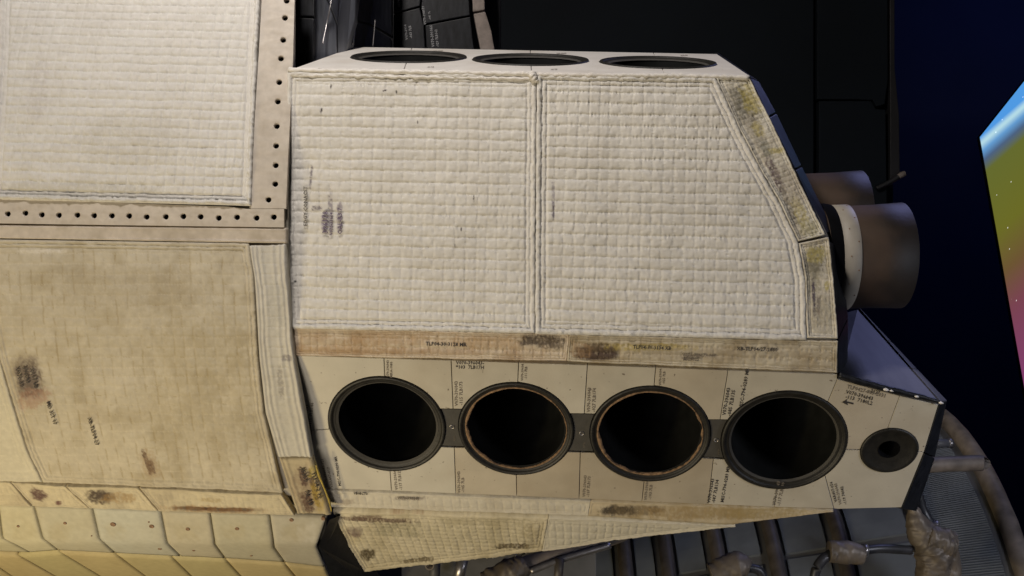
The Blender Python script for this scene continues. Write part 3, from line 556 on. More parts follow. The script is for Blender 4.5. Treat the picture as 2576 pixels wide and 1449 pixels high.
    patch('edge_blanket', EL, ER, BA, ridges(4, [(.06, .05, .006), (.17, .04, .005), (.30, .05, .003), (.62, .05, .003), (.80, .045, .005), (.93, .05, .007)]), tint((.53, .505, .45), [(722, 900, 12, 8, INKC, .5, dict(seed=3, ns=.2)), (706, 960, 7, 40, (.2, .18, .17), .55, dict(ang=-6, seed=6, ns=.2)), (700, 760, 22, 60, (.37, .36, .32), .4, dict(seed=8))], seed=31), M['cloth'], POD, 2.1)
    E2 = [(786, 1153), (806, 1215), (832, 1296)]
    patch('edge_blanket', [(703, 1154), (722, 1215), (748, 1292)], E2, BA, ridges(7, [(.06, .05, .005), (.20, .05, .004), (.9, .06, .004)]), tint((.47, .40, .27), [(763, 1200, 8, 24, (.05, .03, .03), 1, dict(ang=-16, seed=3, ns=.2, fi=.6)), (789, 1226, 6, 42, (.02, .015, .018), 1, dict(ang=-14, seed=4, ns=.25, fi=.35)), (774, 1262, 13, 24, (.06, .035, .03), 1, dict(ang=-16, seed=5, ns=.2, fi=.6)), (768, 1232, 30, 56, (.24, .16, .11), .4, dict(ang=-16, seed=15)), (796, 1185, 20, 14, YEL, .5, dict(seed=8)), (800, 1250, 12, 36, (.42, .30, .06), .6, dict(ang=-16, seed=9))], seed=33, gamt=.6), M['cloth'], POD, 2)
    e2b = [o for o in POD.children if o.name.startswith('edge_blanket')][-1]
    for tx, u, v, sz, an in (('J5359', 757, 1176, 11, -74), ('AL 18', 768, 1232, 11, -74), ('TLP04-2 90', 784, 1186, 10, -74)): lettering(tx, u, v, sz, an, BA, e2b, 'ink', .006)
    tube('sealant_bead', [Vector(BA.at(float(u), float(v))) + Vector((.004, -.006, 0)) for u, v in ((792, 1170), (800, 1195), (815, 1232), (826, 1262), (831, 1285))], [.0015, .0036, .002, .003, .0015], M['yellow'], POD, 8, 6, .2)
    # short soiled blankets above the tiles
    tops = [(-420, 1200), (30, 1212), (168, 1222), (352, 1226), (712, 1243)]; bots = [(-420, 1262), (84, 1272), (228, 1277), (402, 1284), (746, 1294)]
    stn = {1: [(97, 1242, 20, 12, (.09, .045, .045), .9, dict(ang=30, seed=3, ns=.15, fi=.6)), (148, 1264, 7, 5, (.12, .05, .05), .9, dict(seed=5))], 2: [(250, 1248, 30, 15, (.07, .05, .04), .95, dict(ang=10, seed=4, ns=.12, fi=.6)), (300, 1252, 40, 12, (.30, .19, .08), .6, dict(seed=9))], 3: [(545, 1279, 98, 5, (.035, .022, .02), 1, dict(ang=1.5, seed=2, ns=.05, na=.5, fi=.25)), (545, 1279, 110, 8, (.30, .17, .08), .5, dict(ang=1.5, seed=2)), (530, 1255, 30, 6, (.3, .22, .1), .5, dict(seed=6))]}
    for i in range(4):
        patch('edge_blanket', [tops[i], bots[i]], [(tops[i + 1][0] - 4, tops[i + 1][1]), (bots[i + 1][0] - 4, bots[i + 1][1])], BA, quilt(16, 27, .0028, .7, border=12, pipe=.0045, seed=40 + i, big=.004), tint((.53, .465, .33), stn.get(i, []), seed=41 + i, gamt=.45), M['cloth'], POD, 2.4)
    # tiles, folded over the knuckle
    K = [[(-250, 1268), (-245, 1357), (-180, 1388)], [(-118, 1270), (-112, 1357), (-62, 1389)], [(-6, 1272), (5, 1357), (76, 1393)], [(84, 1276), (106, 1357), (146, 1388)], [(231, 1281), (249, 1359), (289, 1395)], [(403, 1288), (419, 1369), (454, 1403)], [(527, 1293), (540, 1373), (566, 1408)], [(677, 1298), (689, 1380), (716, 1418)], [(822, 1304), (797, 1379), (818, 1430)]]
    cols = [(.48, .44, .31), (.47, .43, .30), (.50, .46, .33), (.46, .43, .33), (.46, .45, .38), (.46, .42, .32), (.44, .41, .31), (.43, .40, .32)]
    plugs = {2: [(45, 1325, 4)], 3: [(163, 1317, 5), (230, 1349, 2)], 4: [(284, 1320, 8), (381, 1325, 7), (374, 1314, 2.5), (402, 1382, 6)], 5: [(472, 1332, 6), (487, 1386, 4)], 6: [(596, 1331, 6), (632, 1399, 4)], 7: [(733, 1309, 6), (813, 1306, 6)]}
    for i in range(8):
        l = [(u + 2.0, v) for u, v in K[i]]; r = [(u - 2.0, v) for u, v in K[i + 1]]
        o = patch('tile', l, r, BA, flat(-.002, 2.5, .0015, i), tint(cols[i], [(l[0][0] + 60, 1340, 30, 20, (.36, .30, .17), .3, dict(seed=i)), (780, 1345, 14, 30, (.52, .49, .42), .6, dict(seed=i, soft=.2)), (760, 1352, 10, 22, (.50, .47, .40), .5, dict(ang=-15, seed=i, soft=.2))], seed=50 + i, gamt=.12, gcol=(.30, .21, .08)), M['tilepaint'], POD, n=(20, 18))
        for u, v, r_ in plugs.get(i, []):
            p = BA.at(np.array([float(u)]), np.array([float(v)]))[0]; n = BA.normal(p[None])[0]; e2 = unit(np.cross(n, (1, 0, 0))); r_ = r_ / 1000
            lathe('plug', Vector(p), (1, 0, 0), Vector(e2), Vector(n), [(r_, -.006), (r_, -.0005), (r_ * .75, .0005), (r_ * .6, -.001), (r_ * .3, -.0008)], M['rust'], o, 14)
    top2 = [(-180, 1391), (-62, 1392), (44, 1400), (148, 1391), (291, 1398), (432, 1405), (567, 1411), (716, 1421), (817, 1433)]; bot2 = [(0, 1500), (100, 1500), (213, 1495), (330, 1500), (430, 1500), (530, 1500), (650, 1500), (782, 1500), (850, 1500)]
    for i in range(8):
        l = [(top2[i][0] + 1.5, top2[i][1]), (bot2[i][0] + 1.5, bot2[i][1])]; r = [(top2[i + 1][0] - 1.5, top2[i + 1][1]), (bot2[i + 1][0] - 1.5, bot2[i + 1][1])]
        patch('tile', l, r, BA, flat(-.002, 2.5, .0015, 90 + i), tint((.46 + .03 * random.random(), .40, .22), seed=70 + i, gamt=.12, gcol=(.30, .21, .08)), M['tilepaint'], POD, n=(16, 14))
pod()

# ================================================================== thruster housing
HO = thing('thruster_housing', 'white quilted thruster housing with four round dark nozzles along its lower face', 'thruster housing', Vector(LO.at(1400., 1240.)))
def nozzle(surf, u, v, rpx, parent, kind=0, name='nozzle'):
    c = surf.at(np.array(float(u)), np.array(float(v))); R = rpx / F * c[1]; n, e1, e2 = Vector(surf.n), Vector(surf.e1), Vector(surf.e2); c = Vector(c)
    o = lathe(name, c, e1, e2, n, [(R * .99, -.03), (R * .995, .0015), (R * .985, .0035), (R * .955, .004), (R * .93, .001), (R * .92, -.002), (R * .905, -.002), (R * .87, -.004)], M['nozz'], parent, 72, closed=False)
    if kind == 1:
        bm = bmesh.new(); n_ = 160; sd = int(u); A_ = np.arange(n_) * 2 * np.pi / n_
        w_ = .004 + .05 * np.clip(vnoise(A_ * 4.5, A_ * 0 + sd, 5) - .38, 0, 1) + .022 * np.clip(np.cos(A_ - math.pi * 1.05), 0, 1) * (.5 + vnoise(A_ * 9, A_ * 0, 7)) + .014 * (vnoise(A_ * 26, A_ * 0, sd) - .5)
        V_ = [[bm.verts.new(c + (e1 * math.cos(a_) + e2 * math.sin(a_)) * R * r_ + n * h_) for a_, r_, h_ in zip(A_, rr_, hh_)] for rr_, hh_ in ((A_ * 0 + .885, A_ * 0 - .0025), (.872 - w_ * .4, A_ * 0 + .0005), (.870 - np.clip(w_, .003, .08), A_ * 0 - .006))]
        for a_, b_ in zip(V_, V_[1:]):
            for k in range(n_): bm.faces.new((a_[k], a_[(k + 1) % n_], b_[(k + 1) % n_], b_[k]))
        finish('charred_ring', bm, M['char'], o, True); lathe('inner_ring', c, e1, e2, n, [(R * .874, -.005), (R * .835, -.008)], M['inner'], o, 72, None, False)
    else: lathe('inner_ring', c, e1, e2, n, [(R * .872, -.003), (R * .835, -.007)], M['bridge'], o, 72, None, False)
    lathe('nozzle_cone', c, e1, e2, n, [(R * .85, -.006), (R * .83, -.03), (R * .79, -.09), (R * .68, -.17), (R * .5, -.25), (R * .25, -.31)], M['inner'], o, 64)
    q = c - Vector(surf.p); return (q.dot(e1), q.dot(e2)), R
def housing():
    # liner behind the cloth
    patch('shell', [(728, 176), (738, 830)], [(1886, 192), (2085, 590), (2108, 860)], FR, lambda c: (c['U'] * 0 - .012, {}), tint((.3, .28, .25)), M['plate'], HO, n=(8, 30))
    # two large quilted blankets
    spA = [(783, 445, 3, 26, INKC, .75, dict(ang=4, seed=2, ns=.2)), (768, 545, 3.6, 44, INKC, .0, dict(seed=4, ns=.35)), (818, 562, 9, 28, (.12, .09, .15), .55, dict(seed=3, ns=.18)), (832, 540, 6, 52, (.09, .07, .12), .6, dict(seed=5, ns=.18)), (855, 548, 7, 42, (.14, .11, .17), .55, dict(seed=6, ns=.2)), (797, 524, 11, 6, (.13, .11, .13), .8, dict(seed=9, ns=.3)),
           (969, 228, 6, 1.8, (.05, .04, .04), 1, dict(ang=-20, na=.4)), (998, 233, 2.2, 5, (.05, .04, .04), 1, dict(na=.4)), (809, 280, 2, 8, (.07, .06, .06), 1, dict(ang=15, na=.4)), (833, 218, 1.8, 6, (.07, .06, .06), 1, dict(ang=8, na=.4)), (1192, 500, 2, 9, (.06, .05, .05), 1, dict(na=.4)), (1051, 308, 1.6, 4, (.06, .05, .05), 1, dict(na=.4)), (1161, 577, 1.8, 5, (.06, .05, .05), 1, dict(na=.4)), (743, 708, 3, 3, (.03, .03, .03), 1, dict(na=.2)),
           (1145, 618, 1.6, 4, (.08, .06, .05), 1, dict(na=.4))]
    patch('quilted_blanket', [(724, 181), (718, 400), (719, 600), (734, 826)], [(1350.5, 186), (1347.5, 500), (1346, 838)], FR, quilt(27, 27.3, .0040, .42, border=25, seed=101, ph=(6, 4), big=.0036), tint(CLOTH, spA, seed=102), M['cloth'], HO, 2.0, wob=1.2, seed=1)
    spB = [(1392, 500, 4, 46, (.2, .18, .22), .6, dict(seed=3, ns=.2)), (1392, 530, 2, 20, INKC, .7, dict(seed=5, ns=.3))]
    patch('quilted_blanket', [(1351, 187), (1348, 500), (1346.5, 840)], [(1800, 196), (1862, 330), (1908, 420), (1958, 505), (2007, 610), (2024, 700), (2029, 855)], FR, quilt(27, 27.3, .0042, .38, border=28, seed=111, ph=(2, 16), big=.0036), tint(CLOTH, spB, seed=112), M['cloth'], HO, 2.0, wob=1.2, seed=2)
    A0 = [o for o in HO.children if o.name.startswith('quilted_blanket')][0]
    lettering('EDGY CONACST', 775, 569, 9, 90, FR, A0, lift=.0085, sx=1.0)
    for tx, u, v, sz in (('396178', 826, 588, 13), ('V070-39614', 839, 592, 8), ('OAL-R3 7', 862, 590, 11)): lettering(tx, u, v, sz, 90, FR, A0, 'stamp', .0075)
    # soiled blankets along the slanted right end
    spR = [(1868, 260, 26, 46, GRY, .85, dict(ang=-26, seed=2)), (1885, 250, 20, 36, YEL, .55, dict(ang=-26, seed=5, ns=.12)), (1900, 330, 20, 40, (.27, .24, .2), .7, dict(ang=-26, seed=7)), (1906, 325, 12, 20, YEL, .5, dict(ang=-26, seed=8, ns=.15)), (1950, 380, 18, 8, YEL, .6, dict(seed=9)), (1925, 375, 12, 22, (.2, .2, .17), .7, dict(seed=10, ang=-26)), (1950, 440, 10, 46, (.11, .08, .09), .9, dict(ang=-24, seed=11, ns=.2)), (1985, 520, 8, 50, (.10, .09, .08), .8, dict(ang=-22, seed=12, ns=.2)), (2010, 530, 14, 36, YEL, .55, dict(ang=-22, seed=13, ns=.15)), (2034, 575, 22, 18, (.30, .27, .13), .6, dict(seed=14)), (1990, 470, 24, 60, (.34, .30, .25), .6, dict(ang=-24, seed=15))]
    patch('edge_blanket', [(1801, 197), (1863, 330), (1909, 420), (1959, 505), (2008, 607)], [(1886, 196), (1948, 322), (2012, 460), (2076, 590)], FR, quilt(9, 14, .0022, .6, slope=.4, border=12, pipe=.005, seed=121, lean=-.45), tint((.56, .53, .46), spR, seed=122, gamt=.5), M['cloth'], HO, 1.9, wob=1)
    spQ = [(2046, 655, 26, 34, GRY, .8, dict(seed=3)), (2052, 640, 24, 20, YEL, .5, dict(seed=4, ns=.15)), (2045, 700, 20, 40, (.2, .18, .12), .6, dict(seed=5)), (2047, 750, 4, 44, INKC, .9, dict(seed=6, ns=.25, ang=-3)), (2058, 770, 4, 26, INKC, .8, dict(seed=7, ns=.25)), (2085, 660, 8, 40, (.33, .29, .2), .6, dict(seed=8)), (2070, 790, 30, 40, (.29, .26, .19), .55, dict(seed=9)), (2080, 720, 6, 12, YEL, .6, dict(seed=10))]
    patch('edge_blanket', [(2009, 612), (2025, 700), (2030, 850)], [(2084, 596), (2096, 700), (2107, 852)], FR, quilt(13, 16, .0018, .6, border=12, pipe=.005, seed=131), tint((.54, .50, .42), spQ, seed=132, gamt=.5), M['cloth'], HO, 1.9, wob=1)
    # rolled cloth along the upper edge
    for (pts, r) in (([(727, 176), (800, 178), (950, 180), (1150, 183), (1348, 187)], .0062), ([(735, 190), (900, 192), (1100, 195), (1345, 199)], .0045), ([(1352, 188), (1500, 190), (1650, 190), (1800, 193), (1884, 196)], .0058)):
        P = [Vector(FR.at(float(u), v + 1.5 * math.sin(u))) + Vector((0, -.002, 0)) for u, v in rail(pts, 60)]; tube('piping', P, [r * random.uniform(.8, 1.2) for _ in P], M['toptile'], HO, 9, 0, .16)
    lump = bmesh.new(); add_tube(lump, spline([Vector(FR.at(u, v)) + Vector((0, -.004, 0)) for u, v in ((1315., 184.), (1335., 190.), (1345., 200.), (1352., 206.))], 5), [.006] * 6 + [.011] * 6 + [.006] * 4, 9, True, .25); finish('piping', lump, M['toptile'], HO, True)
    # strip above the nozzle face
    s1 = [(980, 855, 120, 14, BRN, .4, dict(seed=3, ns=.05)), (880, 880, 160, 10, (.36, .23, .11), .5, dict(seed=4)), (1040, 885, 220, 8, (.28, .16, .08), .4, dict(seed=5, ns=.05)), (1350, 856, 48, 14, (.085, .065, .05), .92, dict(seed=6, ns=.09, fi=.7)), (1385, 862, 36, 14, (.13, .1, .07), .8, dict(seed=7, ns=.1)), (1230, 860, 80, 16, (.37, .24, .12), .55, dict(seed=8)), (1000, 838, 140, 6, (.38, .26, .15), .5, dict(seed=9))]
    a_ = patch('edge_blanket', [(735, 824), (741, 894)], [(1432, 840), (1427, 908)], ST, quilt(22, 24, .0026, .75, border=11, pipe=.003, seed=141, big=.002), tint((.54, .46, .36), s1, seed=142, gamt=.55, gcol=(.31, .20, .11), valley_mix=3), M['cloth'], HO, 2.0, wob=1)
    s2 = [(1502, 888, 55, 17, (.075, .05, .04), .97, dict(seed=3, ns=.08, na=.35, soft=.2, fi=.45)), (1510, 872, 44, 10, (.12, .085, .05), .8, dict(seed=4)), (1640, 873, 100, 9, (.40, .31, .09), .7, dict(seed=5)), (1460, 880, 26, 20, (.27, .17, .09), .6, dict(seed=6)), (1800, 890, 200, 16, (.34, .28, .2), .5, dict(seed=7)), (1742, 898, 24, 5, (.1, .08, .06), .8, dict(seed=8, ns=.3))]
    b_ = patch('edge_blanket', [(1432, 841), (1427, 909)], [(2107, 858), (2106, 937)], ST, quilt(26, 24, .0022, .65, border=11, pipe=.003, seed=151, big=.002), tint((.50, .445, .345), s2, seed=152, gamt=.6, gcol=(.26, .19, .1), valley_mix=3), M['cloth'], HO, 2.0, wob=1)
    lettering('TLP04-30-3128 MR', 1071, 868, 9, -1.5, ST, a_, lift=.0035); lettering('TLP04-30-3134 XB', 1592, 876, 8.5, -2, ST, b_, lift=.0035); lettering('V070-396179-063', 1716, 895, 8, -2, ST, b_, 'fade', lift=.0035); lettering('MCS022', 1718, 906, 8, -2, ST, b_, 'fade', lift=.0035); lettering('XB-TLP04-27-2880', 1853, 880, 9, -2, ST, b_, lift=.0035)
    # nozzles of the lower face
    N = [nozzle(LO, 973, 1069, 149, HO, 0), nozzle(LO, 1298, 1081, 146, HO, 1), nozzle(LO, 1635, 1094, 151, HO, 1), nozzle(LO, 1972, 1110, 156, HO, 0)]
    # small nozzle in a dish
    c = LO.at(np.array(2237.), np.array(1133.)); R = 70 / F * c[1]; n, e1, e2 = Vector(LO.n), Vector(LO.e1), Vector(LO.e2); vc = Vector(c)
    o = lathe('small_nozzle', vc, e1, e2, n, [(R * .99, -.03), (R, .002), (R * .95, .004), (R * .86, .001), (R * .62, -.003), (R * .36, -.005)], M['nozz'], HO, 56, closed=False); lathe('nozzle_cone', vc, e1, e2, n, [(R * .385, -.0035), (R * .355, -.005), (R * .34, -.04), (R * .2, -.08)], M['throat'], o, 40)
    q = vc - Vector(LO.p); N.append(((q.dot(e1), q.dot(e2)), R))
    up = [[(742, 894), (966, 901), (973, 1069), (783, 1083), (766, 1010)], [(966, 901), (1135, 906), (1140, 1029), (1095, 1028), (973, 1069)], [(1135, 906), (1305, 912), (1297, 1080), (1180, 1030), (1140, 1029)], [(1305, 912), (1478, 918), (1470, 1041), (1425, 1040), (1297, 1080)], [(1478, 918), (1650, 924), (1634, 1093), (1505, 1042), (1470, 1041)], [(1650, 924), (1832, 931), (1812, 1056), (1765, 1055), (1634, 1093)], [(1832, 931), (2107, 941), (2107, 953), (2075, 1030), (1972, 1110), (1855, 1057), (1812, 1056)],
          [(783, 1083), (973, 1069), (985, 1235), (812, 1229), (790, 1150)], [(973, 1069), (1095, 1124), (1143, 1126), (1147, 1242), (985, 1235)], [(1143, 1126), (1180, 1127), (1297, 1080), (1300, 1248), (1147, 1242)], [(1297, 1080), (1425, 1137), (1460, 1138), (1457, 1255), (1300, 1248)], [(1460, 1138), (1500, 1139), (1634, 1093), (1615, 1262), (1457, 1255)], [(1634, 1093), (1755, 1152), (1795, 1154), (1782, 1269), (1615, 1262)], [(1795, 1154), (1835, 1156), (1972, 1110), (1948, 1276), (1782, 1269)], [(1972, 1110), (2073, 1186), (2098, 1280), (1948, 1276)],
          [(2107, 953), (2264, 995), (2231, 1083), (2233, 1133), (2100, 1130), (2075, 1030)], [(2264, 995), (2361, 1018), (2325, 1137), (2233, 1133), (2231, 1083)], [(2100, 1130), (2325, 1137), (2268, 1277), (2107, 1281), (2098, 1280), (2073, 1186)]]
    T = [plane_tile('tile', px, LO, N, M[tk], HO) for px, tk in zip(up, ['tile_light', 'tile', 'tile', 'tile_light', 'tile', 'tile_warm', 'tile', 'tile_light', 'tile_light', 'tile_warm', 'tile_brown', 'tile_brown', 'tile_brown', 'tile', 'tile', 'tile_warm', 'tile', 'tile'])]
    for px in ([(1095, 1029), (1180, 1031), (1180, 1126), (1095, 1123)], [(1425, 1041), (1505, 1043), (1500, 1138), (1425, 1136)], [(1765, 1056), (1855, 1058), (1835, 1155), (1755, 1151)]):
        b0 = plane_tile('bridge_panel', px, LO, N[:4], M['bridge'], HO, lift=-.003)
        u = sum(p[0] for p in px) / 4 - .5; v = 1075 + (u - 1138) * .051; c = Vector(LO.at(np.array(u), np.array(v))) + n * -.003
        lathe('fastener', c, e1, e2, n, [(.0066, -.003), (.0066, .0015), (.0045, .0015), (.0042, -.001), (.001, -.001)], M['steel'], b0, 16); lettering('V070-', u + 8, v + 36, 4, 90, LO, b0, 'fade', -.0022)
    for k, txt, u, v, s, an, mt in ((0, 'V070-396043', 770, 1080, 8, 84, 'fade'), (0, '-115 7LB146', 783, 1072, 8, 84, 'fade'), (1, 'V070-396043', 978, 953, 6, 90, 'fade'), (1, 'MIRA-1080', 987, 950, 6, 90, 'fade'), (2, 'V070-396043-', 1147, 916, 8.5, -1, 'ink'), (2, '*103  7LB17H', 1147, 927, 8.5, -1, 'ink'), (2, 'V070-396043', 1152, 1021, 8, 91, 'fade'), (2, '-115 7LB173', 1164, 1019, 8, 91, 'fade'),
            (3, 'V070-39604', 1316, 958, 6, 88, 'fade'), (3, '-111 7LB', 1325, 954, 6, 88, 'fade'), (4, 'V070-396043', 1484, 1037, 8, 88, 'fade'), (4, '-027 7LB174', 1497, 1036, 8, 88, 'fade'), (5, 'V070-39604', 1663, 970, 6, 88, 'fade'), (5, '-025 7LB', 1672, 966, 6, 87, 'fade'), (6, 'V070-396043', 1825, 1045, 9, 80, 'ink'), (6, '-085 7LB135', 1838, 1047, 9, 80, 'ink'), (6, 'MISC-794-0289 MR', 1867, 1029, 9, 80, 'ink'),
            (7, 'V070-396043-121', 826, 1225, 7, 100, 'fade'), (7, 'VAR447-017', 838, 1226, 7, 100, 'fade'), (7, 'MISC-794-0290 MR', 858, 1222, 6.5, 98, 'ink'), (8, 'V070-396043', 1001, 1232, 7, 96, 'fade'), (8, '-117 7LB125', 1012, 1232, 7, 96, 'fade'), (9, 'V070-396043', 1158, 1240, 7, 91, 'fade'), (9, '-105 7LB', 1168, 1238, 7, 91, 'fade'), (11, 'V070-396043', 1472, 1250, 7, 86, 'fade'), (11, '-107 7LB173', 1482, 1250, 7, 86, 'fade'), (12, 'V070-396043', 1627, 1258, 7, 85, 'fade'), (12, '-103 7LB', 1638, 1256, 7, 85, 'fade'), (13, 'V070-396043', 1786, 1266, 8, 80, 'ink'), (13, '-087 7LB134', 1798, 1266, 8, 80, 'ink'), (13, 'MISC-794-0289 MR', 1820, 1264, 8, 80, 'ink'), (14, 'V070-396043', 1950, 1272, 8, 78, 'fade'), (14, '-117 7LB130', 1962, 1272, 8, 78, 'fade'),
            (15, 'TLP0427-885-2031', 2130, 976, 9, -14, 'fade'), (15, '2127', 2190, 986, 8, -14, 'ink'), (15, 'V070-396043', 2127, 989, 9, -15, 'ink'), (15, '-113  7180L2', 2126, 1001, 9, -15, 'ink'), (17, 'VAR407-056', 2106, 1262, 7, 104, 'ink'), (17, 'V070-396043', 2118, 1268, 7, 104, 'fade'), (17, '-119 74082', 2130, 1268, 7, 102, 'ink')):
        lettering(txt, u, v, s, an, LO, T[k], mt)
    P = LO.at(np.array([2118., 2131, 2129, 2146, 2147, 2130, 2133]), np.array([1011., 1003, 1009, 1013, 1017, 1013, 1019])) + LO.n * .0012; me = bpy.data.meshes.new('arrow_mark'); me.from_pydata([tuple(p) for p in P], [], [(0, 1, 2, 5, 6), (2, 3, 4, 5)]); link('arrow_mark', me, M['ink'], T[15])
    # scuffs
    # top face and its nozzles
    NT = [nozzle(TO, 1029, 143.5, 146, HO, 0), nozzle(TO, 1335, 150.5, 147, HO, 0), nozzle(TO, 1655, 157.5, 147, HO, 0)]
    f0, f1 = (745, 170), (1887, 191); b0, b1 = (890, 118), (1804, 136); lf = lambda p, q_, u: (u, p[1] + (q_[1] - p[1]) * (u - p[0]) / (q_[0] - p[0]))
    S = [1029, 1335, 1655]; Sf = [1016, 1337, 1674]; Sb = [1036, 1334, 1644]
    edges = [(f0, b0)] + [(lf(f0, f1, a1), lf(b0, b1, a2)) for a1, a2 in zip(Sf, Sb)] + [(f1, b1)]
    for (p, q_), (r, s_) in zip(edges, edges[1:]): plane_tile('top_tile', [p, r, s_, q_], TO, NT, M['toptile'], HO, lift=.0)
    tts = [o for o in HO.children if o.name.startswith('top_tile')]
    for k, tx, u, v in ((1, 'V070-396041', 1090, 131), (1, '-031 7LB', 1075, 171), (2, 'V070-396041', 1400, 137), (2, '-033 7LB', 1385, 177), (3, 'V070-396', 1712, 142)): lettering(tx, u, v, 3.2, 2, TO, tts[k], 'fade')
    # aft edge: dark tiles, seen edge on
    near = [(1806, 137), (1888, 195), (1935, 294), (2002, 426), (2076, 592), (2085, 604), (2108, 856), (2108, 942)]; far = [(1806, 132.), (1908, 203), (1953, 284), (2017, 418), (2097, 578), (2116, 620), (2134, 800), (2132, 948)]
    for i in range(7):
        if i == 5: pass
        s0 = TO if i == 0 else FR
        def pn(k): u, v = near[k]; return Vector(TO.at(float(u), float(v))) if k == 0 else Vector(FR.at(float(u), float(v))) if v < 860 else Vector(ST.at(float(u), float(v)))
        def pf(k): u, v = far[k]; y = pn(k).y + (.10 if k else .14); return at(u, v, y)
        g = .004; A_, B_, C_, D_ = pn(i), pn(i + 1), pf(i + 1), pf(i); up_ = (B_ - A_).normalized() * (g if (B_ - A_).length > .03 else .001)
        if i == 4: continue
        prism('black_tile', [A_ + up_ * .5, B_ - up_ * .5, C_ - up_ * .5, D_ + up_ * .5], Vector((-.03, .02, 0)), M['black'], HO, .0025)
    # box round the small nozzle: glossy top and dark end
    e0, e1_, e2_ = Vector(LO.at(2110., 950.)), Vector(LO.at(2262., 991.)), Vector(LO.at(2362., 1013.)); bk0 = at(2128, 786, e0.y + .42); bk1 = at(2158, 778, e0.y + .44)
    prism('glossy_tile', [e0 + Vector((0, -.002, .004)), e2_ + Vector((0, -.002, .004)), bk1, bk0], Vector((-.004, .012, -.016)), M['gloss'], HO, .003)
    bkr = at(2168, 780, bk1.y + .02); er = Vector(LO.at(2399., 1012.)) + Vector((0, .04, 0))
    for s0, s1 in ((0, .38), (.385, .68), (.685, 1.0)):
        a0, a1 = bk1.lerp(e2_, s0), bk1.lerp(e2_, s1); c0, c1 = bkr.lerp(er, s0), bkr.lerp(er, s1); k = Vector((.004, -.002, .004))
        prism('black_tile', [a0 + k, a1 + k, c1, c0], Vector((-.004, .012, -.016)), M['gloss'], HO, .002)
    rim = [Vector(LO.at(u, v)) + n * .0 for u, v in ((2110., 947.), (2180., 968.), (2262., 989.), (2330., 1006.), (2361., 1014.))]; tube('edge_seal', [p + Vector((0, -.002, .004)) for p in rim], [.007, .009, .008, .006, .004], M['black'], HO, 8, 6, .2)
    for u, v, r_ in ((2224., 983., .006), (2238., 986., .004), (2301., 1000., .0045), (2362., 1016., .005)):
        c = Vector(LO.at(u, v)) + Vector((0, -.012, .004)); tube('chip', [c - e1 * r_, c, c + e1 * r_ * 1.3 + Vector((0, 0, -r_ * .3))], [r_ * .3, r_ * .7, r_ * .2], M['toptile'], HO, 7, 2, .25)
    w0, w1, w2 = Vector(LO.at(2363., 1020.)), Vector(LO.at(2327., 1138.)), Vector(LO.at(2270., 1280.)); d0, d1, d2 = er, at(2352, 1150, w1.y + .10), at(2306, 1286, w2.y + .10)
    prism('black_tile', [w0, w1, d1, d0], Vector((-.02, .03, 0)), M['black'], HO, .002); prism('black_tile', [w1 + Vector((0, 0, -.003)), w2, d2, d1 + Vector((0, 0, -.003))], Vector((-.02, .03, 0)), M['black'], HO, .002)
    # nozzles that point aft
    def aft(u0, u1, v, rpx, y, collar):
        c = at(u0, v, y); R = rpx / F * y; L_ = (u1 - u0) / F * y; e2 = Vector((0, 0, 1)); a_ = Vector((1, -.02, .035)).normalized(); e1 = Vector((0, 1, 0))
        o = lathe('nozzle', c, e1, e2, a_, [(R * .97, -.1), (R * .975, L_ * .5), (R, L_), (R * .97, L_ + .002), (R * .9, L_ * .5), (R * .5, 0)], M['brown'], HO, 64)
        if collar:
            cl = lathe('collar', c, e1, e2, a_, [(R * .985, -.03), (R * 1.0, -.03), (R * 1.0, .014), (R * .98, .016)], M['collar'], o, 64, closed=False)
            lathe('seal_ring', c, e1, e2, a_, [(R * 1.01, -.06), (R * 1.035, -.045), (R * 1.01, -.03)], M['throat'], o, 64, closed=False)
            for k in range(24):
                th = 2 * math.pi * k / 24; d = e1 * math.cos(th) + e2 * math.sin(th); lathe('rivet', c + a_ * (.008 if k % 2 else -.012) + d * R, a_, d.cross(a_), d, [(.002, -.001), (.002, .0008), (.001, .0012)], M['rust'], cl, 6)
    aft(2112, 2262, 648, 133, 2.82, True); aft(2030, 2160, 552, 118, 3.10, False)
    patch('shell', [(1905, 300), (2060, 600), (2090, 930)], [(1940, 300), (2105, 600), (2122, 930)], Plane(at(2090, 700, 2.86), (1, -.075, 0), (0, 0, 1)), lambda c: (c['U'] * 0, {}), tint((.02, .02, .02)), M['plate'], HO, n=(4, 6))
    # strips and wedge below the nozzle face
    s3 = [(1030, 1252, 40, 5, (.17, .14, .13), .6, dict(seed=2, ns=.25)), (870, 1262, 20, 8, (.25, .2, .16), .5, dict(seed=3)), (880, 1236, 18, 2, INKC, .0, {})]
    x = patch('edge_blanket', [(815, 1232), (828, 1274)], [(1486, 1259), (1479, 1296)], BS, quilt(24, 60, .003, .75, border=9, pipe=.003, seed=161, ph=(3, 20)), tint((.57, .53, .45), s3, seed=162, gamt=.3), M['cloth'], HO, 1.9, wob=1)
    s4 = [(1552, 1284, 44, 11, (.05, .042, .035), .95, dict(seed=4, ns=.1, fi=.6)), (1600, 1284, 60, 12, (.16, .12, .07), .7, dict(seed=5, ns=.1)), (1650, 1280, 20, 8, (.14, .1, .06), .7, dict(seed=6, ns=.2)), (1750, 1290, 130, 16, (.34, .24, .11), .6, dict(seed=7)), (1900, 1290, 120, 14, (.36, .27, .12), .6, dict(seed=8))]
    patch('edge_blanket', [(1486, 1260), (1700, 1268), (1900, 1276), (2096, 1283)], [(1479, 1297), (1650, 1308), (1839, 1319), (2096, 1286)], BS, quilt(30, 60, .0015, .7, border=7, pipe=.002, seed=171), tint((.53, .455, .33), s4, seed=172, gamt=.55, gcol=(.3, .21, .09)), M['cloth'], HO, n=(18, 280))
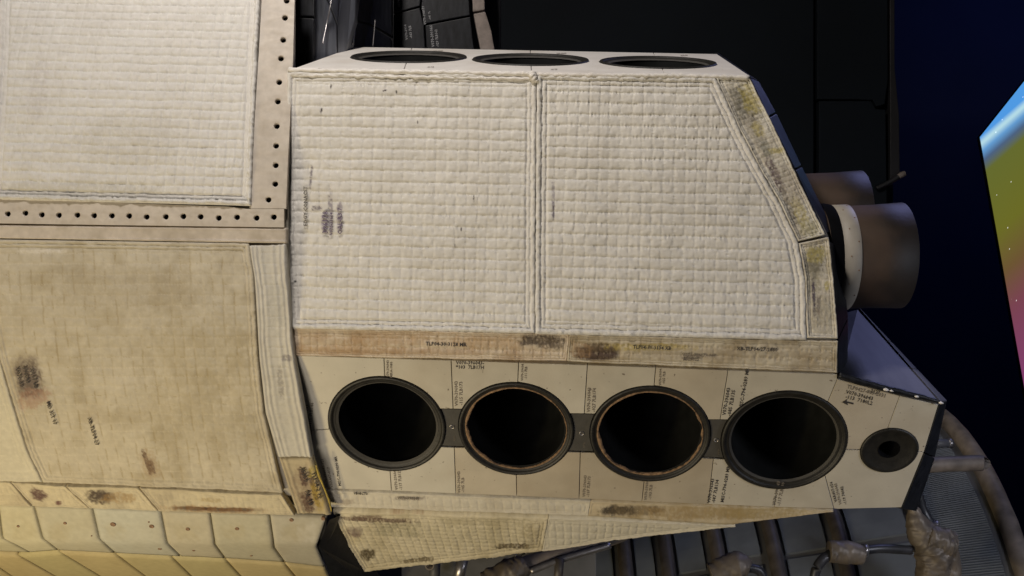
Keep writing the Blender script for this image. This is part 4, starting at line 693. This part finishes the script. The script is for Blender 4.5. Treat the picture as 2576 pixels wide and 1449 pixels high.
    s5 = [(950, 1306, 90, 5, (.10, .06, .05), .8, dict(ang=3, seed=3, ns=.1)), (920, 1300, 40, 6, (.13, .08, .06), .7, dict(seed=4, ns=.2)), (1050, 1285, 60, 6, (.36, .22, .14), .6, dict(seed=5)), (895, 1338, 18, 11, (.17, .12, .11), .8, dict(seed=6, fi=.6)), (925, 1392, 20, 14, (.09, .07, .04), .95, dict(seed=7, fi=.5)), (1295, 1373, 50, 7, (.08, .055, .03), .9, dict(seed=8, ns=.12)), (1050, 1408, 40, 6, (.12, .09, .05), .8, dict(ang=-4, seed=9, ns=.15)), (1340, 1350, 26, 34, (.30, .25, .15), .55, dict(seed=10)), (1000, 1330, 60, 16, (.28, .26, .18), .6, dict(seed=11)), (1180, 1345, 160, 30, (.38, .34, .23), .3, dict(seed=12)), (1210, 1310, 110, 10, (.33, .29, .19), .5, dict(seed=13))]
    patch('wedge_blanket', [(838, 1284), (880, 1375), (917, 1438)], [(1379, 1303), (1372, 1345), (1364, 1385)], WE, quilt(23, 32, .0042, .8, border=17, pipe=.004, seed=181, big=.004), tint((.60, .54, .41), s5, seed=182, gamt=.4, gcol=(.28, .22, .1)), M['cloth'], HO, n=(270, 110), wob=1)
    patch('wedge_blanket', [(1380, 1302), (1482, 1305), (1650, 1313), (1839, 1322), (1850, 1322)], [(1364, 1385), (1430, 1377), (1548, 1358), (1771, 1332), (1850, 1323)], WE, quilt(23, 60, .0036, .85, border=8, pipe=.003, seed=191), tint((.59, .555, .475), [(1560, 1312, 40, 5, (.56, .53, .46), .7, dict(seed=3))], seed=192), M['cloth'], HO, n=(60, 230), wob=.6)
    lettering('VB0BCTV', 890, 1241, 6, -3, BS, x, lift=.004); lettering('V070-396146', 1000, 1253, 7, -2, BS, x, 'fade', .004)
    # black tile at the foot of the wedge
    k = [Vector(BA.at(825., 1312.)) , Vector(WE.at(842., 1300.)), Vector(WE.at(918., 1440.)), Vector(WE.at(960., 1500.)), Vector(BA.at(850., 1500.)), Vector(BA.at(797., 1380.))]
    k = [k[0] + Vector((0, .02, 0)), k[1] + Vector((0, .012, 0)), k[2] + Vector((0, .012, 0)), k[3] + Vector((0, .012, 0)), k[4] + Vector((0, .02, 0)), k[5] + Vector((0, .02, 0))]
    fo = prism('black_tile', k, Vector((.02, .06, 0)), M['black'], HO, 0)
housing()
for o in bpy.data.objects:
    if o.type == 'MESH' and o.parent is None and 'kind' not in o: print('LOOSE', o.name)
